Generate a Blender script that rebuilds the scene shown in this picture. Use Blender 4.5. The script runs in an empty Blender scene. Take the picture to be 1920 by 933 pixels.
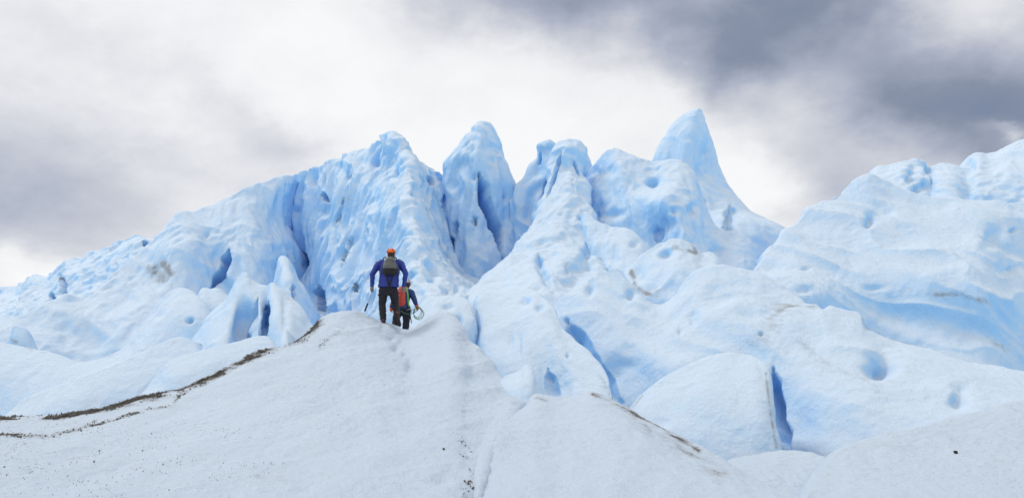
import bpy, math, random
import numpy as np
from mathutils import Vector

random.seed(4)
RNG = np.random.default_rng(4)
SC = bpy.context.scene
COL = SC.collection
R = math.radians

# ------------------------------------------------------------------ camera
F = 1507.0                       # focal length in photograph pixels (1920 wide)
PITCH = math.atan((700 - 466.5) / F)
cam_d = bpy.data.cameras.new('camera')
cam_d.sensor_width = 36.0
cam_d.lens = 36.0 * F / 1920.0
cam_d.clip_start = 0.05
cam_d.clip_end = 20000
cam = bpy.data.objects.new('camera', cam_d)
COL.objects.link(cam)
cam.rotation_euler = (R(90) + PITCH, 0, 0)
SC.camera = cam

# ------------------------------------------------------------------ light
SUN_EL, SUN_AZ = 54.0, -68.0     # degrees; azimuth from the view direction, left of it
sun_d = bpy.data.lights.new('sun', 'SUN')
sun_d.energy = 1.3
sun_d.angle = R(14)
sun_d.color = (1.0, 0.985, 0.96)
sun = bpy.data.objects.new('sun', sun_d)
COL.objects.link(sun)
sdir = Vector((math.sin(R(SUN_AZ)) * math.cos(R(SUN_EL)), math.cos(R(SUN_AZ)) * math.cos(R(SUN_EL)), math.sin(R(SUN_EL))))
sun.rotation_euler = (-sdir).to_track_quat('-Z', 'Y').to_euler()
sun.location = (0, 0, 60)

SC.view_settings.view_transform = 'Standard'
SC.view_settings.look = 'None'
SC.view_settings.exposure = 0.0
SC.view_settings.gamma = 1.0
SC.view_settings.use_curve_mapping = False
SC.render.engine = 'CYCLES'
SC.cycles.use_denoising = True
SC.cycles.max_bounces = 16
SC.cycles.diffuse_bounces = 16
SC.cycles.caustics_reflective = False
SC.cycles.caustics_refractive = False


def ray(px, py):
    u = (px - 960.0) / F
    v = (466.5 - py) / F
    c, s = math.cos(PITCH), math.sin(PITCH)
    return u, c - v * s, s + v * c


def W(px, py, D):
    """a point of the place: seen at (px, py) of the photograph, D metres ahead"""
    x, y, z = ray(px, py)
    return (x / y * D, D, z / y * D)


# ------------------------------------------------------------------ sky
world = bpy.data.worlds.new('World')
SC.world = world
world.use_nodes = True
nt = world.node_tree
nt.nodes.clear()
N = nt.nodes.new
L = nt.links.new


def math_node(tree, op, a, b=None, c=None, clamp=False):
    n = tree.nodes.new('ShaderNodeMath')
    n.operation = op
    n.use_clamp = clamp
    for i, v in enumerate((a, b, c)):
        if v is None:
            continue
        if isinstance(v, (int, float)):
            n.inputs[i].default_value = v
        else:
            tree.links.new(v, n.inputs[i])
    return n.outputs[0]


out = N('ShaderNodeOutputWorld')
bg = N('ShaderNodeBackground')
bg.inputs['Strength'].default_value = 1.0
L(bg.outputs[0], out.inputs[0])
sky = N('ShaderNodeTexSky')
sky.sky_type = 'NISHITA'
sky.sun_disc = False
sky.sun_elevation = R(SUN_EL)
sky.sun_rotation = R(SUN_AZ)
tc = N('ShaderNodeTexCoord')
sep = N('ShaderNodeSeparateXYZ')
L(tc.outputs['Generated'], sep.inputs[0])
az = math_node(nt, 'ARCTAN2', sep.outputs[0], sep.outputs[1])
el = math_node(nt, 'ARCSINE', sep.outputs[2])


def wnoise(scale, detail, rough, sx=1.0, sz=1.6, off=0.0, distort=0.0):
    mp = N('ShaderNodeMapping')
    mp.inputs['Scale'].default_value = (sx, sx, sz)
    mp.inputs['Location'].default_value = (off, off * 0.7, off * 1.3)
    L(tc.outputs['Generated'], mp.inputs['Vector'])
    n = N('ShaderNodeTexNoise')
    n.inputs['Scale'].default_value = scale
    n.inputs['Detail'].default_value = detail
    n.inputs['Roughness'].default_value = rough
    n.inputs['Distortion'].default_value = distort
    L(mp.outputs[0], n.inputs['Vector'])
    return n.outputs['Fac']


def azel(px, py):
    x, y, z = ray(px, py)
    l = math.sqrt(x * x + y * y + z * z)
    return math.atan2(x, y), math.asin(z / l)


w1 = wnoise(5.0, 6, 0.55, off=2.0)
w2 = wnoise(5.0, 6, 0.55, off=7.0)
azw = math_node(nt, 'ADD', az, math_node(nt, 'MULTIPLY_ADD', w1, 0.22, -0.11))
elw = math_node(nt, 'ADD', el, math_node(nt, 'MULTIPLY_ADD', w2, 0.14, -0.07))
# cloud masses: (px, py, half width px, half height px, rotation deg, weight)
clouds = [(1130, -10, 380, 75, -3, 0.62), (1400, 80, 165, 90, 10, 0.60), (1370, 175, 60, 50, 30, 0.18),
          (1800, 215, 240, 85, -22, 0.64), (1940, 120, 200, 90, -15, 0.22), (1560, 325, 130, 50, -30, 0.30),
          (40, 330, 360, 80, 6, 0.30), (30, 440, 320, 60, 0, 0.16), (500, 250, 130, 60, -15, 0.30),
          (230, 150, 220, 50, 20, 0.10), (1480, 400, 60, 35, 0, 0.20), (-500, 250, 400, 200, 0, 0.25),
          (2600, 200, 420, 160, 0, 0.35), (60, 60, 260, 90, 0, 0.10), (1650, 30, 160, 60, -30, 0.22),
          (540, 90, 300, 90, 20, -0.10), (850, 300, 420, 110, 0, -0.14), (10, 520, 80, 40, 0, -0.25),
          (1915, 262, 60, 14, -18, -0.6), (1560, 210, 90, 60, -30, -0.05), (1400, 330, 130, 90, 0, -0.18)]
dens = None
for (cx, cy, hw, hh, rot, wt) in clouds:
    a0, e0 = azel(cx, cy)
    da = math_node(nt, 'SUBTRACT', azw, a0)
    de = math_node(nt, 'SUBTRACT', elw, e0)
    c, s = math.cos(R(rot)), math.sin(R(rot))
    p = math_node(nt, 'ADD', math_node(nt, 'MULTIPLY', da, c * F / hw), math_node(nt, 'MULTIPLY', de, s * F / hw))
    q = math_node(nt, 'ADD', math_node(nt, 'MULTIPLY', da, -s * F / hh), math_node(nt, 'MULTIPLY', de, c * F / hh))
    d2 = math_node(nt, 'ADD', math_node(nt, 'MULTIPLY', p, p), math_node(nt, 'MULTIPLY', q, q))
    g = math_node(nt, 'POWER', 2.718, math_node(nt, 'MULTIPLY', d2, -0.8))
    g = math_node(nt, 'MULTIPLY', g, wt)
    dens = g if dens is None else math_node(nt, 'ADD', dens, g)
big = wnoise(2.6, 8, 0.58, off=11.0)
fine = wnoise(6.5, 9, 0.6, off=4.0, sz=1.5)
dens = math_node(nt, 'ADD', dens, math_node(nt, 'MULTIPLY_ADD', big, 0.34, -0.105))
dens = math_node(nt, 'ADD', dens, math_node(nt, 'MULTIPLY_ADD', fine, 0.50, -0.25))
ramp = N('ShaderNodeValToRGB')
cr = ramp.color_ramp
cr.elements[0].position = 0.0
cr.elements[0].color = (0.98, 0.98, 0.985, 1)
cr.elements[1].position = 1.0
cr.elements[1].color = (0.19, 0.24, 0.355, 1)
for pos, colr in ((0.14, (0.90, 0.90, 0.915, 1)), (0.34, (0.665, 0.68, 0.735, 1)), (0.56, (0.435, 0.472, 0.57, 1)), (0.80, (0.25, 0.29, 0.39, 1))):
    e = cr.elements.new(pos)
    e.color = colr
L(dens, ramp.inputs[0])
# a little of the clear sky above the cloud sheet comes through
skys = N('ShaderNodeMix')
skys.data_type = 'RGBA'
skys.blend_type = 'MIX'
skys.inputs['Factor'].default_value = 0.94
scl = N('ShaderNodeVectorMath')
scl.operation = 'SCALE'
scl.inputs['Scale'].default_value = 0.10
L(sky.outputs[0], scl.inputs[0])
L(scl.outputs[0], skys.inputs['A'])
L(ramp.outputs[0], skys.inputs['B'])
L(skys.outputs['Result'], bg.inputs[0])


# ------------------------------------------------------------------ noise
def _hash(ix, iy, iz, seed):
    h = (ix * 374761393 + iy * 668265263 + iz * 2147483647 + seed * 974634777) & 0xFFFFFFFF
    h = ((h ^ (h >> 13)) * 1274126177) & 0xFFFFFFFF
    return h ^ (h >> 16)


def vnoise(p, seed=0):
    """gradient noise, about -1..1; p is (n,3)"""
    i = np.floor(p).astype(np.int64)
    f = p - i
    u = f * f * f * (f * (f * 6 - 15) + 10)
    res = np.zeros(len(p))
    for dx in (0, 1):
        wx = u[:, 0] if dx else 1 - u[:, 0]
        for dy in (0, 1):
            wy = u[:, 1] if dy else 1 - u[:, 1]
            for dz in (0, 1):
                wz = u[:, 2] if dz else 1 - u[:, 2]
                h = _hash(i[:, 0] + dx, i[:, 1] + dy, i[:, 2] + dz, seed)
                gx = ((h & 1023) / 511.5 - 1)
                gy = (((h >> 10) & 1023) / 511.5 - 1)
                gz = (((h >> 20) & 1023) / 511.5 - 1)
                res += wx * wy * wz * (gx * (f[:, 0] - dx) + gy * (f[:, 1] - dy) + gz * (f[:, 2] - dz))
    return res * 1.4


def cells(p, seed=0):
    """distance to the nearest feature point (0..about 1)"""
    i = np.floor(p).astype(np.int64)
    best = np.full(len(p), 9.0)
    for dx in (-1, 0, 1):
        for dy in (-1, 0, 1):
            for dz in (-1, 0, 1):
                c = i + np.array((dx, dy, dz))
                h = _hash(c[:, 0], c[:, 1], c[:, 2], seed)
                q = np.stack((c[:, 0] + (h & 1023) / 1023, c[:, 1] + ((h >> 10) & 1023) / 1023, c[:, 2] + ((h >> 20) & 1023) / 1023), 1)
                best = np.minimum(best, ((p - q) ** 2).sum(1))
    return np.sqrt(best)


# ------------------------------------------------------------------ materials
def new_mat(name):
    m = bpy.data.materials.new(name)
    m.use_nodes = True
    t = m.node_tree
    b = t.nodes['Principled BSDF']
    return m, t, b


def mixc(t, fac, a, b):
    n = t.nodes.new('ShaderNodeMix')
    n.data_type = 'RGBA'
    if isinstance(fac, (int, float)):
        n.inputs['Factor'].default_value = fac
    else:
        t.links.new(fac, n.inputs['Factor'])
    for k, v in (('A', a), ('B', b)):
        if isinstance(v, tuple):
            n.inputs[k].default_value = (*v, 1)
        else:
            t.links.new(v, n.inputs[k])
    return n.outputs['Result']


def mrange(t, v, a, b, c=0.0, d=1.0):
    n = t.nodes.new('ShaderNodeMapRange')
    n.interpolation_type = 'SMOOTHSTEP'
    n.inputs['From Min'].default_value = a
    n.inputs['From Max'].default_value = b
    n.inputs['To Min'].default_value = c
    n.inputs['To Max'].default_value = d
    t.links.new(v, n.inputs['Value'])
    return n.outputs['Result']


def tnoise(t, vec, scale, detail=4, rough=0.55):
    n = t.nodes.new('ShaderNodeTexNoise')
    n.inputs['Scale'].default_value = scale
    n.inputs['Detail'].default_value = detail
    n.inputs['Roughness'].default_value = rough
    t.links.new(vec, n.inputs['Vector'])
    return n.outputs['Fac']


def ice_material(name, crust, bare, grain=1.0, speck=0.25):
    m, t, b = new_mat(name)
    co = t.nodes.new('ShaderNodeTexCoord').outputs['Object']
    geo = t.nodes.new('ShaderNodeNewGeometry')
    sp = t.nodes.new('ShaderNodeSeparateXYZ')
    t.links.new(geo.outputs['Normal'], sp.inputs[0])
    patch = tnoise(t, co, 0.55, 5, 0.6)
    small = tnoise(t, co, 3.2, 5, 0.65)
    # the white weathered crust lies on what faces up; steep faces are barer ice
    up = math_node(t, 'ADD', sp.outputs[2], math_node(t, 'MULTIPLY_ADD', patch, 0.6, -0.30))
    up = math_node(t, 'ADD', up, math_node(t, 'MULTIPLY_ADD', small, 0.34, -0.17))
    c = mixc(t, mrange(t, up, -0.25, 0.85), bare, crust)
    c = mixc(t, mrange(t, small, 0.35, 0.75, 0.0, 0.14), c, (0.60, 0.66, 0.72))
    dust = tnoise(t, co, 1.1, 8, 0.72)
    c = mixc(t, math_node(t, 'MULTIPLY', mrange(t, dust, 0.57, 0.74, 0.0, 0.30), mrange(t, up, 0.2, 0.8)), c, (0.42, 0.43, 0.43))
    ad = t.nodes.new('ShaderNodeAttribute')
    ad.attribute_name = 'dirt'
    grit = tnoise(t, co, 26.0, 6, 0.75)
    blot = tnoise(t, co, 5.0, 4, 0.6)
    dm = math_node(t, 'MULTIPLY_ADD', grit, 1.5, math_node(t, 'MULTIPLY_ADD', blot, 0.8, -1.42))
    dm = math_node(t, 'ADD', dm, ad.outputs['Fac'])
    dm = math_node(t, 'MULTIPLY', mrange(t, dm, 0.25, 0.75), mrange(t, ad.outputs['Fac'], 0.02, 0.2))
    # silt stains the ice softly, grit sits on it in specks
    sv = math_node(t, 'ADD', ad.outputs['Fac'], math_node(t, 'MULTIPLY_ADD', blot, 0.9, -0.45))
    sv = math_node(t, 'ADD', sv, math_node(t, 'MULTIPLY_ADD', grit, 0.7, -0.35))
    sv = math_node(t, 'MULTIPLY', mrange(t, sv, 0.10, 1.0, 0.0, 0.75), mrange(t, ad.outputs['Fac'], 0.0, 0.25))
    c = mixc(t, sv, c, (0.30, 0.305, 0.30))
    c = mixc(t, math_node(t, 'MULTIPLY', dm, speck), c, (0.11, 0.098, 0.088))
    t.links.new(c, b.inputs['Base Color'])
    b.inputs['Roughness'].default_value = 0.55
    b.inputs['Specular IOR Level'].default_value = 0.3
    b.inputs['IOR'].default_value = 1.31
    f1 = tnoise(t, co, 6.0, 7, 0.68)
    f2 = tnoise(t, co, 45.0, 4, 0.7)
    h = math_node(t, 'MULTIPLY_ADD', f2, 0.22 * grain, f1)
    bp = t.nodes.new('ShaderNodeBump')
    bp.inputs['Strength'].default_value = 0.75
    bp.inputs['Distance'].default_value = 0.10
    t.links.new(h, bp.inputs['Height'])
    t.links.new(bp.outputs[0], b.inputs['Normal'])
    return m


ICE = ice_material('glacier_ice', (0.635, 0.755, 0.88), (0.38, 0.675, 0.98))
SNOW = ice_material('granular_ice', (0.60, 0.695, 0.805), (0.53, 0.665, 0.83), grain=1.6, speck=1.0)


def plain(name, colr, rough=0.7, metal=0.0, var=0.25, scale=30.0):
    m, t, b = new_mat(name)
    co = t.nodes.new('ShaderNodeTexCoord').outputs['Object']
    n = tnoise(t, co, scale, 4, 0.6)
    d = tuple(max(0, x * (1 - var)) for x in colr)
    l = tuple(min(1, x * (1 + var)) for x in colr)
    t.links.new(mixc(t, n, d, l), b.inputs['Base Color'])
    b.inputs['Roughness'].default_value = rough
    b.inputs['Metallic'].default_value = metal
    return m


# ------------------------------------------------------------------ ice builder
def mesh_from_grid(name, P, attrs, mat, closed_u=False):
    r, c = P.shape[:2]
    me = bpy.data.meshes.new(name)
    me.vertices.add(r * c)
    me.vertices.foreach_set('co', P.reshape(-1).astype(np.float32))
    idx = np.arange(r * c).reshape(r, c)
    if closed_u:
        nx = np.roll(idx, -1, axis=1)
        q = np.stack((idx[:-1], idx[1:], nx[1:], nx[:-1]), -1).reshape(-1, 4)
    else:
        q = np.stack((idx[:-1, :-1], idx[1:, :-1], idx[1:, 1:], idx[:-1, 1:]), -1).reshape(-1, 4)
    n = len(q)
    me.loops.add(n * 4)
    me.loops.foreach_set('vertex_index', q.reshape(-1).astype(np.int32))
    me.polygons.add(n)
    me.polygons.foreach_set('loop_start', (np.arange(n) * 4).astype(np.int32))
    me.polygons.foreach_set('use_smooth', np.ones(n, dtype=bool))
    me.update(calc_edges=True)
    for k, v in attrs.items():
        a = me.attributes.new(k, 'FLOAT', 'POINT')
        a.data.foreach_set('value', v.reshape(-1).astype(np.float32))
    me.materials.append(mat)
    o = bpy.data.objects.new(name, me)
    COL.objects.link(o)
    return o


def dense_axis(C, counts, closed=False):
    """smooth curve through the rows of C (axis 0), chord-length tangents, counts[i] samples in segment i"""
    n = len(C)
    d = np.diff(C, axis=0)
    h = np.maximum(np.linalg.norm(d, axis=-1).reshape(n - 1, -1).mean(1), 1e-4)
    sl = d / h[:, None, None]
    m = np.empty_like(C)
    m[0], m[-1] = sl[0], sl[-1]
    w0, w1 = h[1:, None, None], h[:-1, None, None]
    m[1:-1] = (sl[:-1] * w0 + sl[1:] * w1) / (w0 + w1)
    outp = []
    for i in range(n - 1):
        t = (np.arange(counts[i]) / counts[i])[:, None, None]
        outp.append((2 * t ** 3 - 3 * t ** 2 + 1) * C[i] + (t ** 3 - 2 * t ** 2 + t) * h[i] * m[i] + (-2 * t ** 3 + 3 * t ** 2) * C[i + 1] + (t ** 3 - t ** 2) * h[i] * m[i + 1])
    outp.append(C[-1:])
    return np.concatenate(outp, 0)


def normals(P, closed=False):
    if closed:
        du = np.roll(P, -1, 1) - np.roll(P, 1, 1)
    else:
        du = np.gradient(P, axis=1)
    dv = np.gradient(P, axis=0)
    n = np.cross(dv, du)
    l = np.linalg.norm(n, axis=-1, keepdims=True)
    return n / np.maximum(l, 1e-9)


def project(P):
    c, s = math.cos(PITCH), math.sin(PITCH)
    x, y, z = P[..., 0], P[..., 1], P[..., 2]
    fw = np.maximum(y * c + z * s, 0.05)
    up = -y * s + z * c
    return 960 + F * x / fw, 466.5 - F * up / fw


def seg_dist(px, py, line):
    best = np.full(px.shape, 1e9)
    tpos = np.zeros(px.shape)
    n = len(line) - 1
    for k in range(n):
        ax, ay = line[k][:2]
        bx, by = line[k + 1][:2]
        vx, vy = bx - ax, by - ay
        t = np.clip(((px - ax) * vx + (py - ay) * vy) / (vx * vx + vy * vy + 1e-9), 0, 1)
        d = np.hypot(px - ax - t * vx, py - ay - t * vy)
        m = d < best
        best = np.where(m, d, best)
        tpos = np.where(m, (k + t) / n, tpos)
    return best, tpos


def sculpt(P, closed, rough, flute, dents, cracks, dirt, seed, front=None, scallop=1.0, lump=1.0, grain=0.0, cup=1.0, swell=0.0):
    """weather a large form: lumps, flutes, scallops, then the melt holes and cracks that this piece has"""
    shp = P.shape[:2]
    n = normals(P, closed)
    q = P.reshape(-1, 3)
    warp = np.stack([vnoise(q * 0.5, seed + k) for k in (31, 32, 33)], 1) * 0.6
    qw = q + warp
    h = lump * (0.30 * vnoise(qw * 0.33, seed) + 0.12 * vnoise(qw * np.array((0.8, 0.8, 0.4)), seed + 1)) + 0.05 * vnoise(qw * np.array((1.9, 1.9, 0.8)), seed + 2)
    # broad melt cups that meet in sharp crests
    cb = cells(qw * np.array((0.85, 0.85, 0.20)), seed + 41)
    h += cup * 0.24 * (np.minimum(cb, 0.9) - 0.5)
    if swell:
        sv = np.stack(((qw[:, 0] * 0.85 - qw[:, 2] * 0.5) * 0.10, (qw[:, 0] * 0.5 + qw[:, 2] * 0.85) * 0.42, qw[:, 1] * 0.16), 1)
        h += swell * (0.75 * (0.4 - np.abs(vnoise(sv, seed + 43)) * 2) + 0.3 * (0.4 - np.abs(vnoise(sv * 2.3, seed + 44)) * 2))
    steep = np.clip(1.15 - np.abs(n[..., 2].reshape(-1)), 0, 1)
    fl = vnoise(qw * np.array((1.1, 1.1, 0.13)), seed + 3) + 0.5 * vnoise(qw * np.array((2.9, 2.9, 0.5)), seed + 4)
    h += flute * steep * 0.27 * (1 - 2.0 * np.abs(fl))
    cl = cells(qw * np.array((2.0, 2.0, 1.2)), seed + 5)
    h += scallop * 0.035 * (np.minimum(cl, 0.8) - 0.45)
    h += scallop * 0.035 * vnoise(qw * np.array((4.5, 4.5, 3.0)), seed + 6) + 0.015 * vnoise(q * 13, seed + 7)
    pits = np.clip(vnoise(qw * np.array((1.7, 1.7, 0.75)), seed + 8) - 0.40, 0, 1) * np.clip(steep * 1.6, 0.15, 1)
    h -= scallop * 0.25 * pits
    if grain:
        g = q * np.array((5.0, 5.0, 5.0)) + 0.35 * q[:, [1, 2, 0]]
        streak = np.stack((q[:, 0] + 0.7 * q[:, 2], q[:, 1], 3.0 * (q[:, 2] - 0.5 * q[:, 0])), 1)
        gm_ = np.clip(0.55 + 0.9 * vnoise(q * 0.45, seed + 25), 0.12, 1.2)       # coarse crust here, smooth melt there
        h += grain / rough * (gm_ * (0.018 * vnoise(g, seed + 21) + 0.012 * vnoise(g * 2.3, seed + 22) + 0.009 * vnoise(g * 5.1, seed + 23)) + 0.012 * vnoise(streak * 3.5, seed + 24)
                              + 0.05 * vnoise(streak * 0.9, seed + 26) + 0.09 * (0.5 - np.abs(vnoise(streak * np.array((0.28, 0.28, 0.45)), seed + 27))))
    P = P + n * (h * rough).reshape(shp)[..., None]
    drt = np.zeros(shp)
    px, py = project(P)
    fr = np.ones(shp) if front is None else front
    inward = -n + np.array((0, 0.6, 0))
    inward /= np.linalg.norm(inward, axis=-1, keepdims=True)
    wob = vnoise(P.reshape(-1, 3) * 2.2, seed + 9).reshape(shp)
    for (cx, cy, rx, ry, dep) in dents:
        ddx = (px - cx) / rx
        ddy = (py - cy) / ry
        # melt holes are steep above and run out below
        ddy = np.where(ddy < 0, ddy * 0.85, ddy * 1.15)
        d = np.sqrt(ddx ** 2 + ddy ** 2 + 0.5 * ddx * ddy) + 0.5 * wob
        k = np.exp(-1.1 * np.maximum(d, 0) ** 2) * fr
        P = P + inward * (dep * 0.5 * k)[..., None]
    for (line, wd, dep) in cracks:
        d, t = seg_dist(px, py, line)
        taper = np.clip(np.minimum(t, 1 - t) * 5, 0.25, 1)
        wloc = wd * taper * (1 + 0.5 * wob)
        k = np.clip(1 - d / np.maximum(wloc, 0.5), 0, 1) ** 0.85 * fr
        P = P + inward * (dep * 1.15 * k * taper)[..., None]
    dn = (vnoise(P.reshape(-1, 3) * 1.6, seed + 61) + 0.7 * vnoise(P.reshape(-1, 3) * 5.0, seed + 62)).reshape(shp)
    for (line, wd, amt) in dirt:
        d, t = seg_dist(px, py, line)
        k = np.clip(1 - d / wd, 0, 1) * amt
        drt = np.maximum(drt, k * fr * np.clip(0.85 + 0.9 * dn, 0.2, 1.25))
    return P, drt


PIECES = {}


def sheet(name, rows, thick=1.2, back=6.0, drop=7.0, res=0.0023, rough=1.0, flute=1.0, scallop=1.0, lump=1.0,
          dents=(), cracks=(), dirt=(), mat=None, seed=1, wrap=True, extra=(), side=1.0, grain=0.0, cup=1.0, steep=1.0, swell=0.0):
    """an ice form: rows of points down its near face from the crest; the far side and the flanks are added"""
    D0 = [p[2] for p in rows[0]]
    rows = [[(p[0], p[1], D0[j] + (p[2] - D0[j]) * steep) for j, p in enumerate(r)] for r in rows]
    C = np.array([[W(*p) for p in r] for r in rows])
    if len(extra):
        C = np.concatenate((C, np.array(extra)), 0)
    if wrap:
        s = side
        l1 = C[:, :1] + np.array((-0.25 * s, 0.9 * s, -0.1))
        l2 = C[:, :1] + np.array((-0.5 * s, 4.5 * s, -1.5))
        r1 = C[:, -1:] + np.array((0.25 * s, 0.9 * s, -0.1))
        r2 = C[:, -1:] + np.array((0.5 * s, 4.5 * s, -1.5))
        C = np.concatenate((l2, l1, C, r1, r2), 1)
    C = np.concatenate((C[:1], C[:1] + 0.07 * (C[1:2] - C[:1]), C[1:]), 0)      # keeps the crest crisp
    b1 = C[:1] + np.array((0, thick * 0.5, -0.12 * thick))
    b2 = C[:1] + np.array((0, thick * 1.4, -0.9 * thick))
    b3 = C[:1] + np.array((0, back, -drop))
    C = np.concatenate((b3, b2, b1, C), 0)
    Dm = np.mean([p[2] for r in rows for p in r])
    step = Dm * res
    rl = np.linalg.norm(np.diff(C, axis=0), axis=-1).max(1)
    cl = np.linalg.norm(np.diff(C, axis=1), axis=-1)[3:].max(0)
    rc = np.maximum(2, np.ceil(rl / step)).astype(int)
    cc = np.maximum(2, np.ceil(cl / step)).astype(int)
    rc[0] = max(4, rc[0] // 5)
    rc[1] = max(4, rc[1] // 2)
    if len(extra):
        rc[-len(extra):] = np.maximum(4, rc[-len(extra):] // 4)
    if wrap:
        for k in (0, -1):
            cc[k] = max(4, cc[k] // 5)
        for k in (1, -2):
            cc[k] = max(3, cc[k] // 2)
    P = dense_axis(C, rc)
    P = dense_axis(P.transpose(1, 0, 2), cc).transpose(1, 0, 2)
    nb = rc[0] + rc[1]
    front = np.ones(P.shape[:2])
    front[:nb] = 0
    P, drt = sculpt(P, False, rough, flute, dents, cracks, dirt, seed, front, scallop, lump, grain, cup, swell)
    o = mesh_from_grid(name, P[::-1], {'dirt': drt[::-1]}, mat or ICE)
    PIECES[o.name] = o
    return o


def tower(name, rings, ratio=0.8, res=0.0023, rough=1.0, flute=1.0, scallop=1.0, lump=1.0, power=2.3, arete=0.0,
          dents=(), cracks=(), dirt=(), mat=None, seed=1, cup=0.7):
    """a free-standing pinnacle: rings (py, left px, right px, D) from the tip down"""
    nth = 24
    th = np.arange(nth) / nth * 2 * math.pi
    C = []
    for (py, xl, xr, D) in rings:
        a = np.array(W(xl, py, D))
        b = np.array(W(xr, py, D))
        mid = (a + b) / 2
        hw = (b[0] - a[0]) / 2
        cx, sx = np.cos(th), np.sin(th)
        rr = (np.abs(cx) ** power + np.abs(sx) ** power) ** (-1 / power)
        x = mid[0] + hw * rr * cx
        dep = hw * ratio * rr * sx
        dep = np.where(sx < 0, dep * (1 + arete * np.exp(-((cx + 0.1) / 0.35) ** 2)), dep)
        C.append(np.stack((x, mid[1] + dep, np.full(nth, mid[2])), -1))
    C = np.array(C)
    top = C[0].mean(0) + np.array((0, 0, (C[0, 0, 0] - C[0, nth // 2, 0]) * 0.18))
    C = np.concatenate((np.tile(top, (1, nth, 1)), C), 0)
    Dm = np.mean([r[3] for r in rings])
    step = Dm * res
    rl = np.linalg.norm(np.diff(C, axis=0), axis=-1).max(1)
    rc = np.maximum(3, np.ceil(rl / step)).astype(int)
    per = np.linalg.norm(np.roll(C, -1, 1) - C, axis=-1).sum(1).max()
    k = max(2, int(math.ceil(per / step / nth)))
    P = dense_axis(C, rc)
    Q = np.concatenate((P[:, -2:], P, P[:, :3]), 1).transpose(1, 0, 2)
    Q = dense_axis(Q, np.full(len(Q) - 1, k)).transpose(1, 0, 2)
    P = Q[:, 2 * k:2 * k + nth * k]
    n0 = normals(P, True)
    front = (n0[..., 1] < 0.35).astype(float)
    P, drt = sculpt(P, True, rough, flute, dents, cracks, dirt, seed, front, scallop, lump, 0.0, cup)
    P[0] = P[0].mean(0)
    o = mesh_from_grid(name, P, {'dirt': drt}, mat or ICE, closed_u=True)
    PIECES[o.name] = o
    return o


def thing(o, label, cat, group=None):
    o['label'] = label
    o['category'] = cat
    if group:
        o['group'] = group
    return o


def struct(o, label=None):
    o['kind'] = 'structure'
    if label:
        o['label'] = label
    return o


# ------------------------------------------------------------------ glacier base reaching to the horizon
gx = np.concatenate((np.linspace(-4000, -80, 12), np.linspace(-60, 60, 40), np.linspace(80, 4000, 12)))
gy = np.concatenate((np.linspace(-600, -30, 6), np.linspace(-20, 90, 40), np.linspace(120, 6000, 14)))
GX, GY = np.meshgrid(gx, gy)
GZ = -3.4 + 0.4 * vnoise(np.stack((GX * 0.1, GY * 0.1, GX * 0), -1).reshape(-1, 3), 3).reshape(GX.shape)
GP = np.stack((GX, GY, GZ), -1)
struct(mesh_from_grid('glacier_ground', GP[:, ::1], {'dirt': GX * 0}, ICE), 'glacier ice sheet under the ridges')

# ------------------------------------------------------------------ back rows of ice
thing(sheet('ice_ridge', [
    [(-160, 572, 58), (-60, 560, 57), (0, 546, 56), (35, 537, 55), (66, 515, 54), (90, 517, 53.5), (130, 494, 52.5), (165, 478, 52), (202, 464, 51), (235, 447, 50), (262, 438, 49.5), (284, 452, 49), (320, 430, 48), (380, 400, 48)],
    [(-160, 590, 55), (-60, 580, 54), (0, 566, 53), (35, 556, 52), (66, 535, 51.5), (90, 540, 51), (130, 520, 50), (165, 505, 49.5), (202, 492, 49), (235, 478, 48), (262, 468, 47.5), (284, 480, 47), (320, 460, 46), (380, 430, 46)],
    [(-160, 620, 51), (-60, 610, 50), (0, 600, 49), (35, 596, 48.5), (66, 585, 48), (90, 580, 47.5), (130, 565, 47), (165, 555, 46.5), (202, 540, 46), (235, 525, 45.5), (262, 520, 45), (284, 525, 44.5), (320, 510, 44), (380, 480, 44)],
    [(-160, 690, 46), (-60, 690, 45), (0, 690, 44.5), (35, 690, 44), (66, 690, 44), (90, 690, 43.5), (130, 680, 43), (165, 680, 43), (202, 680, 43), (235, 670, 42.5), (262, 660, 42), (284, 660, 42), (320, 650, 42), (380, 640, 42)]],
    rough=1.2, scallop=1.4, seed=11, cracks=[([(113, 515), (119, 535), (118, 556)], 5, 1.4), ([(95, 548), (101, 566)], 5, 1.0), ([(268, 452), (280, 462)], 6, 1.0)]),
    'low lumpy far ice ridge against the grey sky at far left', 'ice ridge')

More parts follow.
